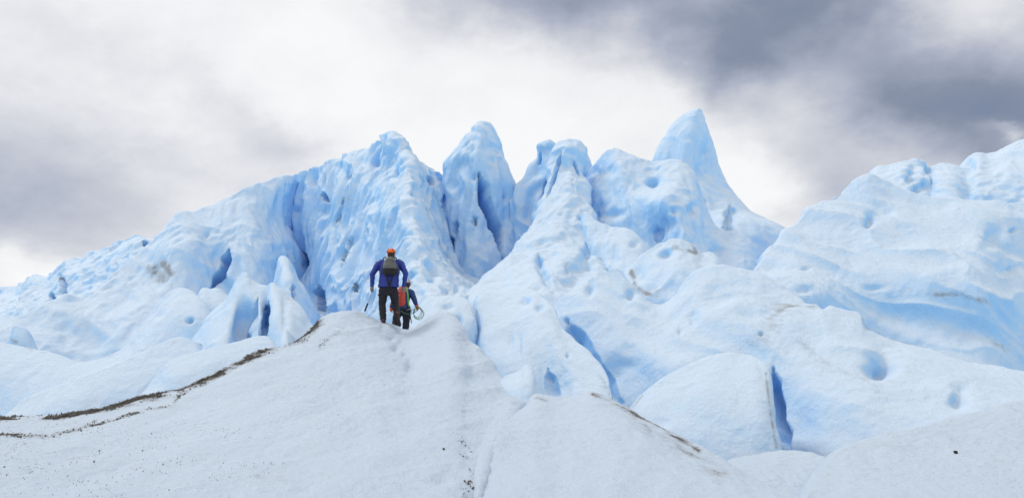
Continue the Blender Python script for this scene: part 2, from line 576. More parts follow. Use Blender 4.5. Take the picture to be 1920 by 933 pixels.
thing(sheet('ice_ridge', [
    [(-120, 612, 30), (0, 595, 31), (70, 580, 32), (128, 556, 33), (165, 556, 33.5), (212, 513, 34.5), (282, 458, 36), (337, 403, 37), (372, 397, 38), (432, 364, 39), (498, 341, 40.5), (540, 331, 41.5)],
    [(-120, 625, 29), (0, 612, 30), (70, 605, 31), (130, 590, 31.5), (172, 588, 32), (222, 555, 32.8), (292, 505, 34), (350, 448, 34.8), (398, 436, 36), (452, 415, 36.8), (496, 405, 38), (520, 400, 40)],
    [(-120, 645, 28), (0, 640, 28.8), (70, 645, 29.2), (130, 650, 29.6), (190, 645, 30), (250, 605, 30.6), (302, 560, 31.8), (352, 512, 33.2), (408, 510, 34.8), (452, 480, 34.4), (498, 470, 35.6), (536, 462, 39)],
    [(-120, 690, 26.5), (0, 690, 27), (70, 700, 27.5), (150, 710, 27.8), (210, 705, 28), (270, 690, 28.6), (322, 650, 29.6), (370, 610, 31), (418, 590, 33), (462, 570, 32.4), (500, 565, 33.2), (512, 545, 36)],
    [(-120, 760, 25), (0, 760, 25.5), (70, 770, 26), (150, 780, 26), (210, 770, 26.5), (270, 760, 27), (322, 740, 28), (370, 720, 29), (418, 700, 30.5), (462, 690, 30.5), (500, 680, 31), (515, 660, 33)]],
    thick=1.2, steep=0.6, swell=0.4, seed=12, rough=0.7, flute=0.8, scallop=0.6,
    cracks=[([(428, 468), (422, 495), (414, 515), (396, 541)], 9, 1.6)],
    dents=[(388, 440, 5, 6, 0.5)],
    dirt=[([(286, 503), (300, 520), (312, 528)], 20, 0.95), ([(308, 496), (320, 512)], 14, 1.1)]),
    'smooth broad ice shoulder with a dark stain, sloping up from the left', 'ice ridge')

thing(sheet('ice_peak', [
    [(490, 349, 44), (545, 333, 43), (580, 322, 42.5), (612, 312, 42), (642, 295, 41.3), (664, 287, 40.8), (700, 272, 40), (722, 256, 39.2), (738, 252, 38.7), (755, 268, 38.5), (778, 298, 39), (803, 316, 40), (822, 331, 41), (837, 350, 42)],
    [(495, 385, 43.5), (545, 372, 43), (585, 362, 42), (618, 352, 41), (645, 340, 40), (668, 330, 39.3), (700, 315, 38.6), (722, 300, 38.2), (745, 288, 37.4), (764, 295, 36.8), (788, 325, 37.4), (806, 342, 38.6), (822, 358, 40), (834, 390, 42)],
    [(500, 450, 42.5), (548, 440, 42.5), (588, 435, 41), (620, 425, 40), (650, 412, 38.8), (676, 400, 37.8), (704, 385, 36.8), (728, 365, 35.8), (750, 350, 34.9), (770, 350, 34.2), (796, 385, 35.2), (812, 410, 36.6), (828, 430, 38.5), (840, 460, 41)],
    [(510, 530, 40.5), (550, 525, 41), (592, 530, 39.8), (625, 515, 38.2), (655, 500, 36.8), (682, 490, 35.6), (708, 475, 34.4), (732, 455, 33.2), (755, 440, 32.2), (775, 430, 31.4), (806, 455, 32.4), (826, 480, 34), (848, 500, 36), (868, 515, 39)],
    [(530, 600, 38), (565, 595, 38), (602, 600, 37.8), (632, 590, 35.5), (660, 580, 34), (688, 570, 32.8), (714, 555, 31.4), (738, 540, 30.2), (762, 520, 29.4), (790, 500, 28.8), (828, 512, 29.4), (852, 525, 30.4), (876, 532, 32), (896, 536, 35)],
    [(540, 690, 35), (572, 690, 35), (606, 690, 34.5), (636, 690, 32.5), (665, 680, 31), (692, 670, 29.5), (718, 650, 28.2), (742, 630, 27), (770, 600, 26.2), (805, 570, 26), (842, 560, 26.4), (868, 560, 27.2), (890, 560, 28.5), (912, 560, 31)],
    [(540, 800, 32), (572, 800, 32), (606, 800, 31), (636, 800, 29), (665, 780, 27.5), (692, 760, 26), (718, 740, 24.8), (742, 710, 24), (770, 690, 23.5), (805, 660, 23.5), (842, 640, 24), (868, 630, 24.6), (890, 630, 25.5), (912, 630, 28)]],
    thick=1.2, seed=13, flute=1.5, scallop=1.1, rough=0.9,
    cracks=[([(541, 340), (542, 385)], 7, 1.3), ([(513, 392), (524, 425), (540, 465)], 7, 2.0), ([(598, 535), (601, 560), (606, 592)], 8, 2.2),
            ([(604, 360), (613, 380)], 5, 0.8), ([(802, 330), (814, 348)], 5, 0.7), ([(669, 530), (664, 548)], 4, 0.7),
            ([(562, 470), (570, 505)], 8, 1.0), ([(645, 370), (630, 420)], 3, 0.4), ([(660, 440), (640, 500)], 3, 0.4)],
    dents=[(728, 312, 24, 30, 0.9), (735, 318, 5, 13, 0.7), (703, 302, 6, 12, 0.8), (608, 395, 9, 12, 0.6), (525, 395, 6, 7, 0.5), (555, 396, 5, 4, 0.5), (811, 518, 10, 9, 0.7), (812, 500, 22, 24, 0.5), (780, 488, 5, 7, 0.3),
           (700, 380, 10, 18, 0.4), (655, 330, 3, 8, 0.4), (665, 458, 8, 14, 0.3), (840, 545, 10, 8, 0.4), (856, 543, 7, 9, 0.4), (560, 500, 16, 40, 0.6)]),
    'tall fluted ice peak with a bright spur, right behind the hikers', 'ice peak')

thing(sheet('ice_fin', [
    [(500, 575, 33), (514, 530, 33), (522, 498, 33), (530, 480, 33), (540, 484, 33), (554, 509, 33), (568, 536, 33), (582, 566, 33), (598, 602, 33)],
    [(500, 600, 32), (514, 565, 32), (522, 535, 32), (532, 520, 31.6), (544, 522, 31.5), (557, 540, 31.6), (571, 562, 31.8), (585, 590, 32), (600, 625, 32.4)],
    [(500, 700, 30.5), (514, 690, 30.5), (524, 680, 30), (536, 670, 29.8), (550, 670, 29.7), (564, 670, 29.8), (578, 680, 30), (592, 690, 30.5), (606, 700, 31)]],
    thick=0.25, back=2.5, lump=0.5, seed=14, rough=0.4, cracks=[([(549, 535), (552, 560)], 5, 0.6)], side=0.4),
    'narrow blue ice fin leaning out of the crevasse left of the peak', 'ice fin')

# the second pinnacle: a tall one split by a blue crack
thing(tower('ice_spire', [
    (230, 901, 915, 40), (238, 891, 922, 40), (258, 878, 931, 40), (285, 851, 938, 40), (300, 839, 943, 40), (325, 836, 955, 40), (350, 834, 964, 40), (385, 832, 967, 40), (415, 827, 968, 40), (445, 829, 968, 39.7),
    (475, 832, 972, 39.2), (510, 832, 975, 38.8), (560, 830, 980, 38.5), (640, 820, 990, 38)],
    ratio=0.75, power=2.0, arete=0.25, seed=21, flute=1.2, scallop=1.2, rough=0.6,
    cracks=[([(899, 325), (905, 350), (909, 378), (922, 405), (932, 432), (944, 484)], 11, 2.2), ([(857, 415), (851, 440)], 5, 0.7), ([(840, 440), (845, 475)], 8, 0.8), ([(892, 405), (889, 425)], 3, 0.5)],
    dents=[(889, 334, 5, 6, 0.7), (946, 370, 3, 11, 0.6), (877, 275, 4, 8, 0.4), (922, 300, 7, 22, 0.4), (866, 310, 10, 16, 0.4), (885, 310, 4, 22, 0.3)]),
    'tall blunt-topped ice spire split by a deep blue crack', 'ice spire')

# third: leaning fins behind a broad spur
thing(tower('ice_fin', [
    (271, 1023, 1031, 39.5), (285, 1014, 1033, 39.5), (305, 1003, 1050, 39.5), (330, 990, 1065, 39.5), (352, 975, 1070, 39.5), (375, 967, 1075, 39.5), (410, 966, 1080, 39.3), (450, 966, 1085, 39), (500, 962, 1090, 38.6), (600, 950, 1100, 38)],
    ratio=0.5, seed=22, flute=1.6, rough=0.7, arete=0.2, cracks=[([(1046, 285), (1030, 330), (1015, 390)], 5, 0.6), ([(1015, 285), (1010, 310)], 3, 0.4)]),
    'thin pale ice fin leaning on the left of the grooved spire', 'ice fin')
thing(tower('ice_fin', [
    (276, 1089, 1096, 38.5), (292, 1084, 1101, 38.5), (312, 1080, 1107, 38.5), (340, 1078, 1107, 38.5), (380, 1075, 1108, 38.5), (480, 1070, 1112, 38.5)],
    ratio=0.6, seed=23, rough=0.5, flute=1.2), 'small pointed ice fin on the right shoulder of the grooved spire', 'ice fin')
thing(tower('ice_spire', [
    (266, 1052, 1082, 37), (275, 1045, 1088, 37), (300, 1040, 1089, 36.8), (330, 1036, 1094, 36.3), (360, 1028, 1099, 35.6), (390, 1014, 1105, 34.8), (412, 1003, 1112, 34), (440, 984, 1108, 33), (470, 965, 1118, 32),
    (500, 938, 1136, 30.8), (525, 912, 1148, 29.8), (550, 888, 1155, 28.8), (590, 860, 1165, 27.6), (640, 840, 1180, 26.5), (720, 820, 1200, 25.5)],
    ratio=0.62, power=2.0, arete=0.35, seed=24, flute=1.0, rough=0.85, scallop=0.9,
    cracks=[([(1008, 470), (1012, 500), (1040, 548)], 9, 0.3), ([(1052, 285), (1040, 330), (1025, 370)], 4, 0.5), ([(1075, 300), (1086, 330)], 3, 0.3)],
    dents=[(1030, 470, 24, 26, 0.5), (1104, 473, 10, 13, 0.7), (1066, 500, 4, 9, 0.4), (1075, 525, 22, 20, 0.6), (1095, 500, 20, 18, 0.5), (1062, 310, 10, 18, 0.3)]),
    'grooved ice spire flaring into a broad pale spur, centre of the skyline', 'ice spire')

# fourth: rounded block, and the horn behind it
thing(tower('ice_spire', [
    (204, 1304, 1313, 44), (212, 1289, 1316, 44), (232, 1266, 1321, 44), (260, 1246, 1331, 44), (298, 1224, 1342, 44), (325, 1214, 1351, 44), (350, 1210, 1363, 43.8), (375, 1206, 1382, 43.4), (398, 1204, 1406, 43), (415, 1202, 1438, 42.5), (432, 1200, 1475, 42), (455, 1200, 1490, 41.5),
    (490, 1200, 1500, 41), (560, 1190, 1510, 40)],
    ratio=0.6, power=1.9, arete=0.3, seed=25, flute=0.8, rough=0.5, scallop=0.9,
    cracks=[([(1370, 385), (1372, 410), (1365, 440)], 13, 0.6), ([(1318, 370), (1328, 400)], 6, 0.6)],
    dents=[(1322, 285, 9, 16, 0.4), (1335, 400, 22, 26, 0.6), (1310, 330, 14, 14, 0.4), (1380, 420, 14, 16, 0.5)]),
    'tallest ice horn, curved with a sharp tip, right of centre', 'ice spire')
thing(sheet('ice_block', [
    [(1094, 345, 38), (1106, 316, 37.6), (1132, 288, 37), (1157, 275, 36.6), (1182, 289, 36.5), (1220, 304, 36.5), (1258, 302, 36.3), (1280, 302, 36), (1302, 328, 36), (1318, 385, 36), (1344, 429, 35.6), (1387, 433, 35), (1432, 497, 34.5)],
    [(1096, 380, 37), (1112, 355, 36.4), (1138, 335, 36), (1165, 332, 35.5), (1192, 342, 35.3), (1226, 350, 35.1), (1256, 345, 34.7), (1278, 348, 34.5), (1297, 372, 34.5), (1312, 418, 34.5), (1340, 455, 34.2), (1386, 468, 33.7), (1430, 515, 33.6)],
    [(1100, 420, 36), (1118, 400, 35.6), (1148, 392, 35), (1178, 390, 34.6), (1205, 388, 34), (1236, 378, 33.2), (1258, 378, 32.9), (1280, 400, 32.9), (1296, 430, 33), (1315, 462, 33), (1345, 490, 32.8), (1386, 505, 32.3), (1428, 535, 32.4)],
    [(1105, 470, 35), (1125, 455, 34.6), (1155, 450, 34.4), (1185, 450, 34), (1212, 450, 33.8), (1240, 445, 33.6), (1265, 442, 32.6), (1284, 455, 32), (1300, 475, 31.8), (1320, 500, 31.8), (1348, 520, 31.6), (1386, 530, 31.2), (1426, 555, 31)],
    [(1105, 600, 32), (1125, 590, 32), (1155, 590, 31.5), (1185, 590, 31), (1212, 590, 31), (1240, 590, 30.5), (1265, 590, 30), (1284, 590, 29.5), (1300, 590, 29.5), (1320, 600, 29.5), (1348, 600, 29.5), (1386, 600, 29), (1426, 610, 29)]],
    thick=1.6, seed=26, flute=0.6, scallop=1.0, rough=0.8, side=0.6,
    dents=[(1227, 340, 9, 10, 0.9), (1225, 322, 12, 8, 0.4), (1135, 322, 24, 10, 0.4), (1300, 395, 10, 12, 0.6), (1262, 395, 8, 7, 0.5), (1160, 402, 14, 8, 0.4), (1240, 425, 22, 16, 0.5), (1120, 400, 12, 22, 0.5), (1345, 470, 12, 10, 0.4)],
    cracks=[([(1230, 425), (1236, 445), (1232, 455)], 9, 0.35)]),
    'rounded ice block with melt holes in front of the horn', 'ice block')
thing(sheet('ice_slab', [
    [(1098, 400, 33), (1112, 411, 32.6), (1140, 424, 32.3), (1174, 431, 32), (1196, 450, 31.8), (1212, 472, 31.5), (1228, 495, 31)],
    [(1098, 440, 32.3), (1112, 445, 31.8), (1140, 455, 31.4), (1170, 462, 31), (1192, 475, 30.8), (1208, 492, 30.6), (1224, 510, 30.3)],
    [(1110, 500, 31.4), (1122, 500, 31), (1144, 505, 30.4), (1168, 505, 30), (1190, 505, 29.8), (1206, 515, 29.6), (1224, 535, 29.5)],
    [(1110, 600, 29.8), (1122, 600, 29.6), (1144, 600, 29), (1168, 600, 28.6), (1190, 600, 28.4), (1206, 600, 28.2), (1224, 600, 28)]],
    thick=0.8, seed=27, rough=0.6, side=0.3, dents=[(1150, 480, 10, 14, 0.5), (1190, 458, 8, 5, 0.3)]),
    'low curved ice slab wedged between the centre spur and rounded block', 'ice slab')

# right-hand back lumps and the great right slope
thing(sheet('ice_ridge', [
    [(1628, 345, 38), (1640, 318, 38), (1665, 312, 38), (1702, 302, 38), (1726, 301, 38), (1742, 311, 38), (1762, 305, 38), (1788, 306, 38), (1812, 311, 38), (1832, 290, 38.5), (1856, 292, 38.5), (1892, 274, 38), (1930, 258, 38), (2010, 230, 38), (2150, 205, 38)],
    [(1630, 360, 37), (1642, 338, 36.8), (1668, 332, 36.6), (1702, 324, 36.4), (1726, 326, 36.8), (1744, 335, 37), (1764, 328, 36.5), (1790, 328, 36.3), (1812, 335, 36.5), (1834, 318, 36.6), (1858, 320, 36.6), (1892, 305, 36.5), (1930, 295, 36.5), (2010, 275, 36.5), (2150, 255, 36.5)],
    [(1632, 430, 35), (1645, 420, 34.5), (1670, 420, 34), (1702, 420, 34), (1726, 420, 34), (1746, 420, 34), (1766, 420, 34), (1790, 420, 34), (1812, 420, 34), (1834, 420, 34), (1860, 420, 34), (1892, 420, 34), (1930, 420, 34), (2010, 420, 34), (2150, 420, 34)]],
    thick=1.4, seed=31, rough=0.8, scallop=0.8, flute=0.8, side=0.6,
    dents=[(1712, 328, 13, 16, 0.8), (1725, 352, 12, 8, 0.7), (1740, 318, 5, 10, 0.5), (1822, 312, 8, 10, 0.5)]),
    'row of rounded ice lumps along the skyline at far right', 'ice ridge')
thing(sheet('ice_slope', [
    [(1395, 520, 27.5), (1440, 482, 28.5), (1475, 437, 29.5), (1520, 397, 30.5), (1572, 360, 31.5), (1625, 331, 32), (1655, 344, 32), (1705, 364, 31.6), (1780, 378, 31.2), (1850, 376, 31), (1920, 381, 31), (2030, 390, 31), (2200, 400, 31)],
    [(1400, 535, 26.5), (1445, 505, 27.3), (1485, 470, 28), (1530, 440, 28.6), (1578, 410, 29.2), (1628, 392, 29.6), (1668, 396, 29.6), (1716, 408, 29.3), (1785, 418, 29), (1845, 420, 29), (1905, 430, 29.6), (2030, 440, 30), (2200, 450, 30)],
    [(1405, 550, 25.3), (1452, 525, 26), (1495, 505, 26.4), (1540, 490, 26.7), (1588, 475, 27), (1638, 465, 27.2), (1682, 465, 27.2), (1728, 470, 27), (1790, 475, 26.8), (1845, 480, 26.8), (1895, 500, 28), (2030, 520, 29), (2200, 530, 29)],
    [(1415, 580, 24.6), (1462, 555, 25), (1508, 546, 25), (1552, 540, 25), (1600, 535, 25.1), (1650, 533, 25.1), (1696, 534, 25), (1740, 537, 25), (1796, 541, 25), (1850, 545, 25), (1905, 560, 26), (2030, 600, 27.4), (2200, 610, 27.4)],
    [(1420, 620, 24.2), (1465, 600, 24.6), (1512, 592, 24.7), (1556, 588, 24.7), (1604, 590, 24.7), (1655, 600, 24.6), (1700, 610, 24.4), (1745, 622, 24.2), (1800, 640, 24), (1855, 655, 24), (1915, 665, 24.6), (2030, 690, 26), (2200, 700, 26)],
    [(1420, 800, 23.4), (1465, 800, 23.6), (1512, 800, 23.6), (1556, 800, 23.6), (1604, 800, 23.6), (1655, 800, 23.6), (1700, 800, 23.6), (1745, 800, 23.4), (1800, 800, 23.2), (1855, 810, 23.2), (1915, 820, 23.6), (2030, 820, 25), (2200, 820, 25)]],
    thick=0.9, steep=0.75, swell=0.7, cup=0.35, seed=32, rough=0.6, scallop=0.7, flute=0.3,
    dents=[(1631, 416, 9, 9, 0.8), (1650, 398, 22, 14, 0.35), (1899, 433, 6, 4, 0.5), (1512, 504, 9, 4, 0.15), (1640, 540, 22, 6, 0.2), (1510, 545, 16, 7, 0.25), (1860, 450, 18, 22, 0.5), (1895, 505, 10, 5, 0.3)],
    dirt=[([(1740, 552), (1800, 553), (1860, 570)], 11, 0.72), ([(1850, 640), (1890, 650)], 18, 0.6)]),
    'great pale ice slope filling the right side below the lumps', 'ice slope')

# ------------------------------------------------------------------ middle ground
thing(sheet('ice_mound', [
    [(1130, 560, 26), (1160, 520, 26), (1185, 497, 26), (1208, 477, 26), (1236, 458, 26), (1268, 448, 26), (1298, 459, 26), (1312, 474, 26), (1334, 472, 26), (1362, 498, 26), (1410, 520, 26)],
    [(1135, 575, 25), (1165, 545, 24.8), (1190, 525, 24.6), (1212, 508, 24.6), (1240, 490, 24.6), (1270, 478, 24.6), (1300, 485, 24.5), (1316, 495, 24.5), (1338, 495, 24.5), (1366, 515, 24.6), (1412, 535, 25)],
    [(1140, 600, 23.6), (1170, 575, 23.4), (1195, 560, 23.2), (1218, 548, 23.2), (1244, 535, 23.2), (1274, 520, 23.2), (1302, 520, 23.2), (1320, 525, 23), (1342, 530, 23), (1370, 545, 23), (1415, 560, 23.4)],
    [(1140, 680, 22), (1170, 670, 22), (1195, 670, 22), (1218, 660, 22), (1244, 650, 22), (1274, 640, 22), (1302, 640, 22), (1320, 640, 22), (1342, 640, 22), (1370, 640, 22), (1415, 650, 22)]],
    thick=0.7, steep=0.6, seed=41, rough=0.5, side=0.4, scallop=1.2,
    dents=[(1250, 475, 12, 10, 0.4), (1200, 517, 14, 12, 0.5)],
    dirt=[([(1262, 462), (1285, 468), (1304, 474)], 7, 0.9), ([(1296, 455), (1306, 473)], 7, 0.9), ([(1183, 508), (1188, 530), (1205, 548), (1232, 555)], 8, 1.0), ([(1230, 545), (1262, 535)], 14, 0.6)]),
    'small domed ice mound with grey dirt arcs below the rounded block', 'ice mound')

thing(sheet('ice_slope', [
    [(1015, 620, 24), (1045, 568, 24), (1082, 540, 24), (1122, 512, 24.2), (1158, 500, 24.3), (1188, 522, 24), (1235, 556, 23.6), (1275, 528, 23.6), (1312, 508, 23.6), (1365, 502, 23.4), (1432, 515, 23), (1490, 552, 22.4), (1512, 574, 22), (1560, 582, 21.6), (1612, 583, 21.3), (1630, 608, 21), (1700, 630, 20.7), (1800, 661, 20.3), (1920, 688, 20), (2060, 715, 20), (2220, 740, 20)],
    [(1020, 650, 22.8), (1050, 605, 22.8), (1090, 580, 22.6), (1130, 560, 22.5), (1166, 553, 22.5), (1198, 565, 22.3), (1240, 585, 22), (1280, 575, 21.8), (1320, 562, 21.7), (1372, 560, 21.5), (1436, 570, 21.2), (1488, 590, 20.8), (1520, 605, 20.5), (1566, 612, 20.2), (1615, 618, 20), (1650, 635, 19.8), (1715, 655, 19.4), (1805, 682, 19), (1920, 705, 18.8), (2060, 730, 18.8), (2220, 750, 18.8)],
    [(1040, 680, 21.6), (1070, 650, 21.4), (1108, 635, 21), (1145, 625, 20.8), (1180, 620, 20.6), (1212, 625, 20.5), (1250, 630, 20.4), (1290, 625, 20.2), (1330, 620, 20), (1380, 620, 19.8), (1440, 630, 19.6), (1490, 645, 19.4), (1530, 655, 19.2), (1575, 655, 19), (1622, 660, 18.8), (1662, 675, 18.5), (1730, 695, 18), (1812, 715, 17.6), (1920, 730, 17.4), (2060, 750, 17.4), (2220, 770, 17.4)],
    [(1080, 740, 20.2), (1105, 720, 20), (1135, 710, 19.6), (1168, 705, 19.4), (1200, 700, 19.2), (1230, 700, 19), (1265, 700, 18.8), (1300, 695, 18.8), (1340, 690, 18.8), (1388, 690, 18.8), (1442, 705, 18.4), (1492, 715, 18), (1535, 720, 17.6), (1580, 718, 17.4), (1628, 718, 17.2), (1670, 730, 17), (1740, 745, 16.4), (1815, 755, 16), (1920, 770, 15.8), (2060, 785, 15.8), (2220, 800, 15.8)],
    [(1110, 790, 19.2), (1130, 780, 19), (1155, 775, 18.7), (1182, 770, 18.5), (1210, 770, 18.3), (1238, 775, 18.2), (1270, 780, 18.2), (1305, 785, 18.2), (1345, 785, 18.2), (1392, 790, 18), (1446, 800, 17.4), (1496, 800, 16.6), (1540, 795, 16), (1585, 790, 15.8), (1632, 785, 15.6), (1675, 790, 15.4), (1745, 800, 15), (1820, 810, 14.7), (1920, 820, 14.5), (2060, 830, 14.5), (2220, 840, 14.5)],
    [(1110, 900, 17.5), (1130, 900, 17), (1155, 900, 17), (1182, 900, 17), (1210, 900, 17), (1238, 900, 17), (1270, 900, 17), (1305, 900, 17), (1345, 900, 16.8), (1392, 900, 16.4), (1446, 900, 15.6), (1496, 890, 15), (1540, 880, 14.5), (1585, 880, 14.2), (1632, 880, 14), (1675, 880, 14), (1745, 880, 13.6), (1820, 890, 13.4), (1920, 900, 13.2), (2060, 900, 13.2), (2220, 900, 13.2)]],
    thick=0.6, steep=0.6, swell=0.8, cup=0.4, seed=42, rough=0.5, scallop=0.8, flute=0.25, side=0.6,
    dents=[(1655, 682, 27, 24, 0.9), (1662, 690, 16, 14, 0.5), (1800, 745, 18, 18, 0.5), (1340, 560, 26, 16, 0.3), (1275, 622, 5, 8, 0.2), (1182, 553, 10, 9, 0.5), (1150, 700, 40, 30, 0.4), (1105, 545, 8, 10, 0.4), (1428, 626, 5, 4, 0.25), (1440, 580, 60, 30, 0.25), (1545, 565, 8, 10, 0.5), (1300, 600, 9, 12, 0.25)],
    cracks=[([(1450, 690), (1454, 730), (1462, 790), (1480, 850)], 16, 0.7), ([(1062, 600), (1085, 655), (1120, 700), (1165, 755)], 24, 0.6)],
    dirt=[([(1450, 585), (1480, 572), (1518, 572)], 26, 0.72), ([(1172, 505), (1190, 520)], 12, 0.8), ([(1470, 590), (1420, 640)], 34, 0.5), ([(1500, 640), (1560, 690), (1640, 720)], 20, 0.45), ([(1215, 735), (1240, 722)], 5, 0.5)]),
    'long undulating ice slope with a round melt hole, right middle ground', 'ice slope')

thing(sheet('ice_block', [
    [(1168, 800, 17.6), (1185, 762, 17.8), (1210, 735, 18), (1258, 702, 18.2), (1300, 682, 18.3), (1342, 668, 18.3), (1385, 666, 18.2), (1420, 675, 17.9), (1438, 692, 17.6)],
    [(1172, 830, 16.6), (1190, 800, 16.7), (1215, 775, 16.8), (1262, 750, 16.8), (1305, 730, 16.8), (1346, 718, 16.8), (1388, 716, 16.7), (1422, 722, 16.5), (1443, 735, 16.6)],
    [(1175, 870, 15.6), (1195, 850, 15.6), (1222, 835, 15.5), (1268, 815, 15.4), (1310, 800, 15.4), (1350, 790, 15.4), (1392, 785, 15.4), (1428, 785, 15.4), (1449, 790, 15.8)],
    [(1175, 960, 14.2), (1195, 960, 14), (1225, 950, 14), (1272, 930, 14), (1314, 920, 14), (1355, 910, 14), (1396, 900, 14), (1436, 880, 14.3), (1462, 860, 14.8)]],
    thick=0.5, steep=0.6, back=3.0, cup=0.5, seed=43, rough=0.45, scallop=0.6, flute=0.3, side=0.3,
    dirt=[([(1436, 700), (1443, 760), (1456, 838)], 6, 0.8), ([(1420, 690), (1436, 720)], 16, 0.3), ([(1185, 765), (1205, 740)], 5, 0.6)], dents=[(1240, 790, 18, 14, 0.2)]),
    'tilted ice block with a dirty right edge beside a blue crevasse', 'ice block')

thing(sheet('ice_mound', [
    [(884, 600, 23), (897, 553, 23.2), (925, 548, 23.2), (960, 549, 23), (995, 545, 22.6), (1014, 560, 22), (1036, 588, 21.2), (1054, 624, 20.4), (1084, 655, 19.7), (1112, 685, 19), (1137, 708, 18.3), (1150, 755, 17.6)],
    [(886, 640, 21.8), (900, 600, 21.6), (928, 592, 21.4), (960, 590, 21), (992, 592, 20.5), (1012, 605, 20), (1032, 630, 19.4), (1050, 660, 18.9), (1076, 690, 18.5), (1102, 715, 18), (1128, 735, 17.6), (1148, 780, 17.2)],
    [(892, 680, 20.4), (908, 650, 20), (936, 645, 19.6), (964, 645, 19.2), (988, 650, 18.7), (1006, 665, 18.4), (1022, 690, 18.3), (1040, 705, 18.2), (1066, 720, 17.7), (1092, 738, 17.3), (1118, 755, 17), (1144, 800, 16.8)],
    [(905, 740, 18.6), (922, 710, 18.2), (948, 700, 17.7), (972, 705, 17.3), (990, 715, 17.1), (1008, 735, 17.2), (1026, 755, 17.4), (1044, 765, 17.3), (1066, 770, 16.9), (1092, 780, 16.6), (1118, 790, 16.4), (1144, 830, 16.2)],
    [(905, 850, 16.5), (922, 850, 16.3), (948, 850, 16), (972, 850, 16), (990, 850, 16), (1008, 850, 16), (1026, 850, 16), (1044, 850, 16), (1066, 850, 16), (1092, 860, 15.8), (1118, 870, 15.6), (1144, 880, 15.4)]],
    thick=0.5, steep=0.65, back=4, cup=0.5, seed=44, rough=0.5, scallop=0.7, flute=0.3, side=0.35,
    dents=[(957, 638, 4, 14, 0.15), (974, 652, 4, 14, 0.15), (985, 565, 8, 6, 0.3), (1012, 573, 8, 9, 0.35), (1065, 665, 4, 4, 0.2), (1050, 715, 30, 38, 0.35)],
    cracks=[([(1026, 690), (1032, 725), (1040, 750)], 10, 0.2)],
    dirt=[([(1116, 690), (1135, 720), (1145, 752)], 10, 0.35)]),
    'smooth pale ice mound with a blue hollow at its foot, centre', 'ice mound')
thing(sheet('ice_mound', [
    [(745, 640, 22.5), (775, 602, 22.8), (800, 573, 23), (818, 560, 23), (846, 556, 23), (868, 561, 22.8), (880, 574, 22.5)],
    [(745, 660, 21.8), (778, 630, 21.8), (804, 604, 21.8), (822, 592, 21.8), (848, 588, 21.8), (868, 592, 21.7), (881, 602, 21.8)],
    [(750, 720, 20.6), (782, 700, 20.6), (808, 690, 20.4), (828, 680, 20.4), (850, 680, 20.4), (868, 690, 20.6), (882, 690, 21)]],
    thick=0.6, steep=0.7, back=3.5, seed=45, rough=0.5, side=0.35, dents=[(860, 605, 8, 14, 0.3), (838, 575, 14, 6, 0.25)]),
    'low ice lump left of the narrow blue slot, beside the hikers', 'ice mound')

# left middle ground
thing(sheet('ice_mound', [
    [(-160, 650, 24.5), (-60, 640, 24.3), (0, 640, 24.2), (60, 653, 24), (105, 662, 23.8), (150, 677, 23.6), (195, 668, 23.8), (235, 645, 24), (272, 598, 24.5), (304, 559, 25), (334, 540, 25.2), (356, 545, 25.1), (376, 566, 24.8), (394, 598, 24.5), (410, 650, 24)],
    [(-160, 690, 22.6), (-60, 680, 22.5), (0, 680, 22.5), (60, 690, 22.4), (105, 695, 22.3), (150, 698, 22.3), (195, 690, 22.4), (240, 670, 22.6), (280, 630, 22.8), (312, 595, 23), (338, 585, 23), (362, 590, 23), (384, 605, 23), (402, 630, 23), (418, 670, 22.8)],
    [(-160, 760, 20.8), (-60, 750, 20.8), (0, 750, 20.8), (60, 740, 20.9), (105, 735, 21), (150, 730, 21), (195, 720, 21.2), (245, 700, 21.4), (290, 670, 21.6), (322, 645, 21.8), (350, 640, 21.8), (374, 645, 21.8), (396, 655, 21.8), (414, 670, 21.8), (430, 690, 21.8)],
    [(-160, 860, 19), (-60, 860, 19), (0, 850, 19), (60, 840, 19), (105, 830, 19), (150, 820, 19.2), (195, 800, 19.5), (250, 780, 19.8), (300, 760, 20), (332, 740, 20), (360, 730, 20), (384, 730, 20), (406, 730, 20), (424, 740, 20), (440, 750, 20)]],
    thick=0.5, steep=0.5, cup=0.5, back=4, seed=51, rough=0.4, scallop=0.6, flute=0.5, side=0.5,
    dents=[(355, 601, 6, 5, 0.4), (300, 590, 10, 8, 0.15)], dirt=[([(330, 605), (370, 598), (395, 620)], 18, 0.22), ([(20, 640), (60, 655)], 5, 0.5), ([(245, 645), (252, 640)], 5, 0.6)]),
    'humped pale ice mound with a small blue hole, left middle ground', 'ice mound')
thing(sheet('ice_fin', [
    [(10, 650, 24.6), (22, 632, 24.6), (28, 611, 24.6), (38, 613, 24.6), (48, 617, 24.6), (60, 642, 24.6), (72, 662, 24.6)],
    [(10, 664, 24.5), (22, 652, 24.45), (29, 638, 24.4), (38, 638, 24.4), (48, 642, 24.4), (60, 656, 24.45), (72, 672, 24.5)],
    [(10, 690, 24.4), (22, 690, 24.3), (30, 690, 24.3), (38, 690, 24.3), (48, 690, 24.3), (60, 690, 24.3), (72, 690, 24.4)]],
    thick=0.2, back=0.8, drop=1.2, seed=52, rough=0.12, side=0.12, dirt=[([(22, 636), (30, 640)], 8, 0.6)]),
    'tiny jagged ice fin on the bowl rim at far left', 'ice fin')
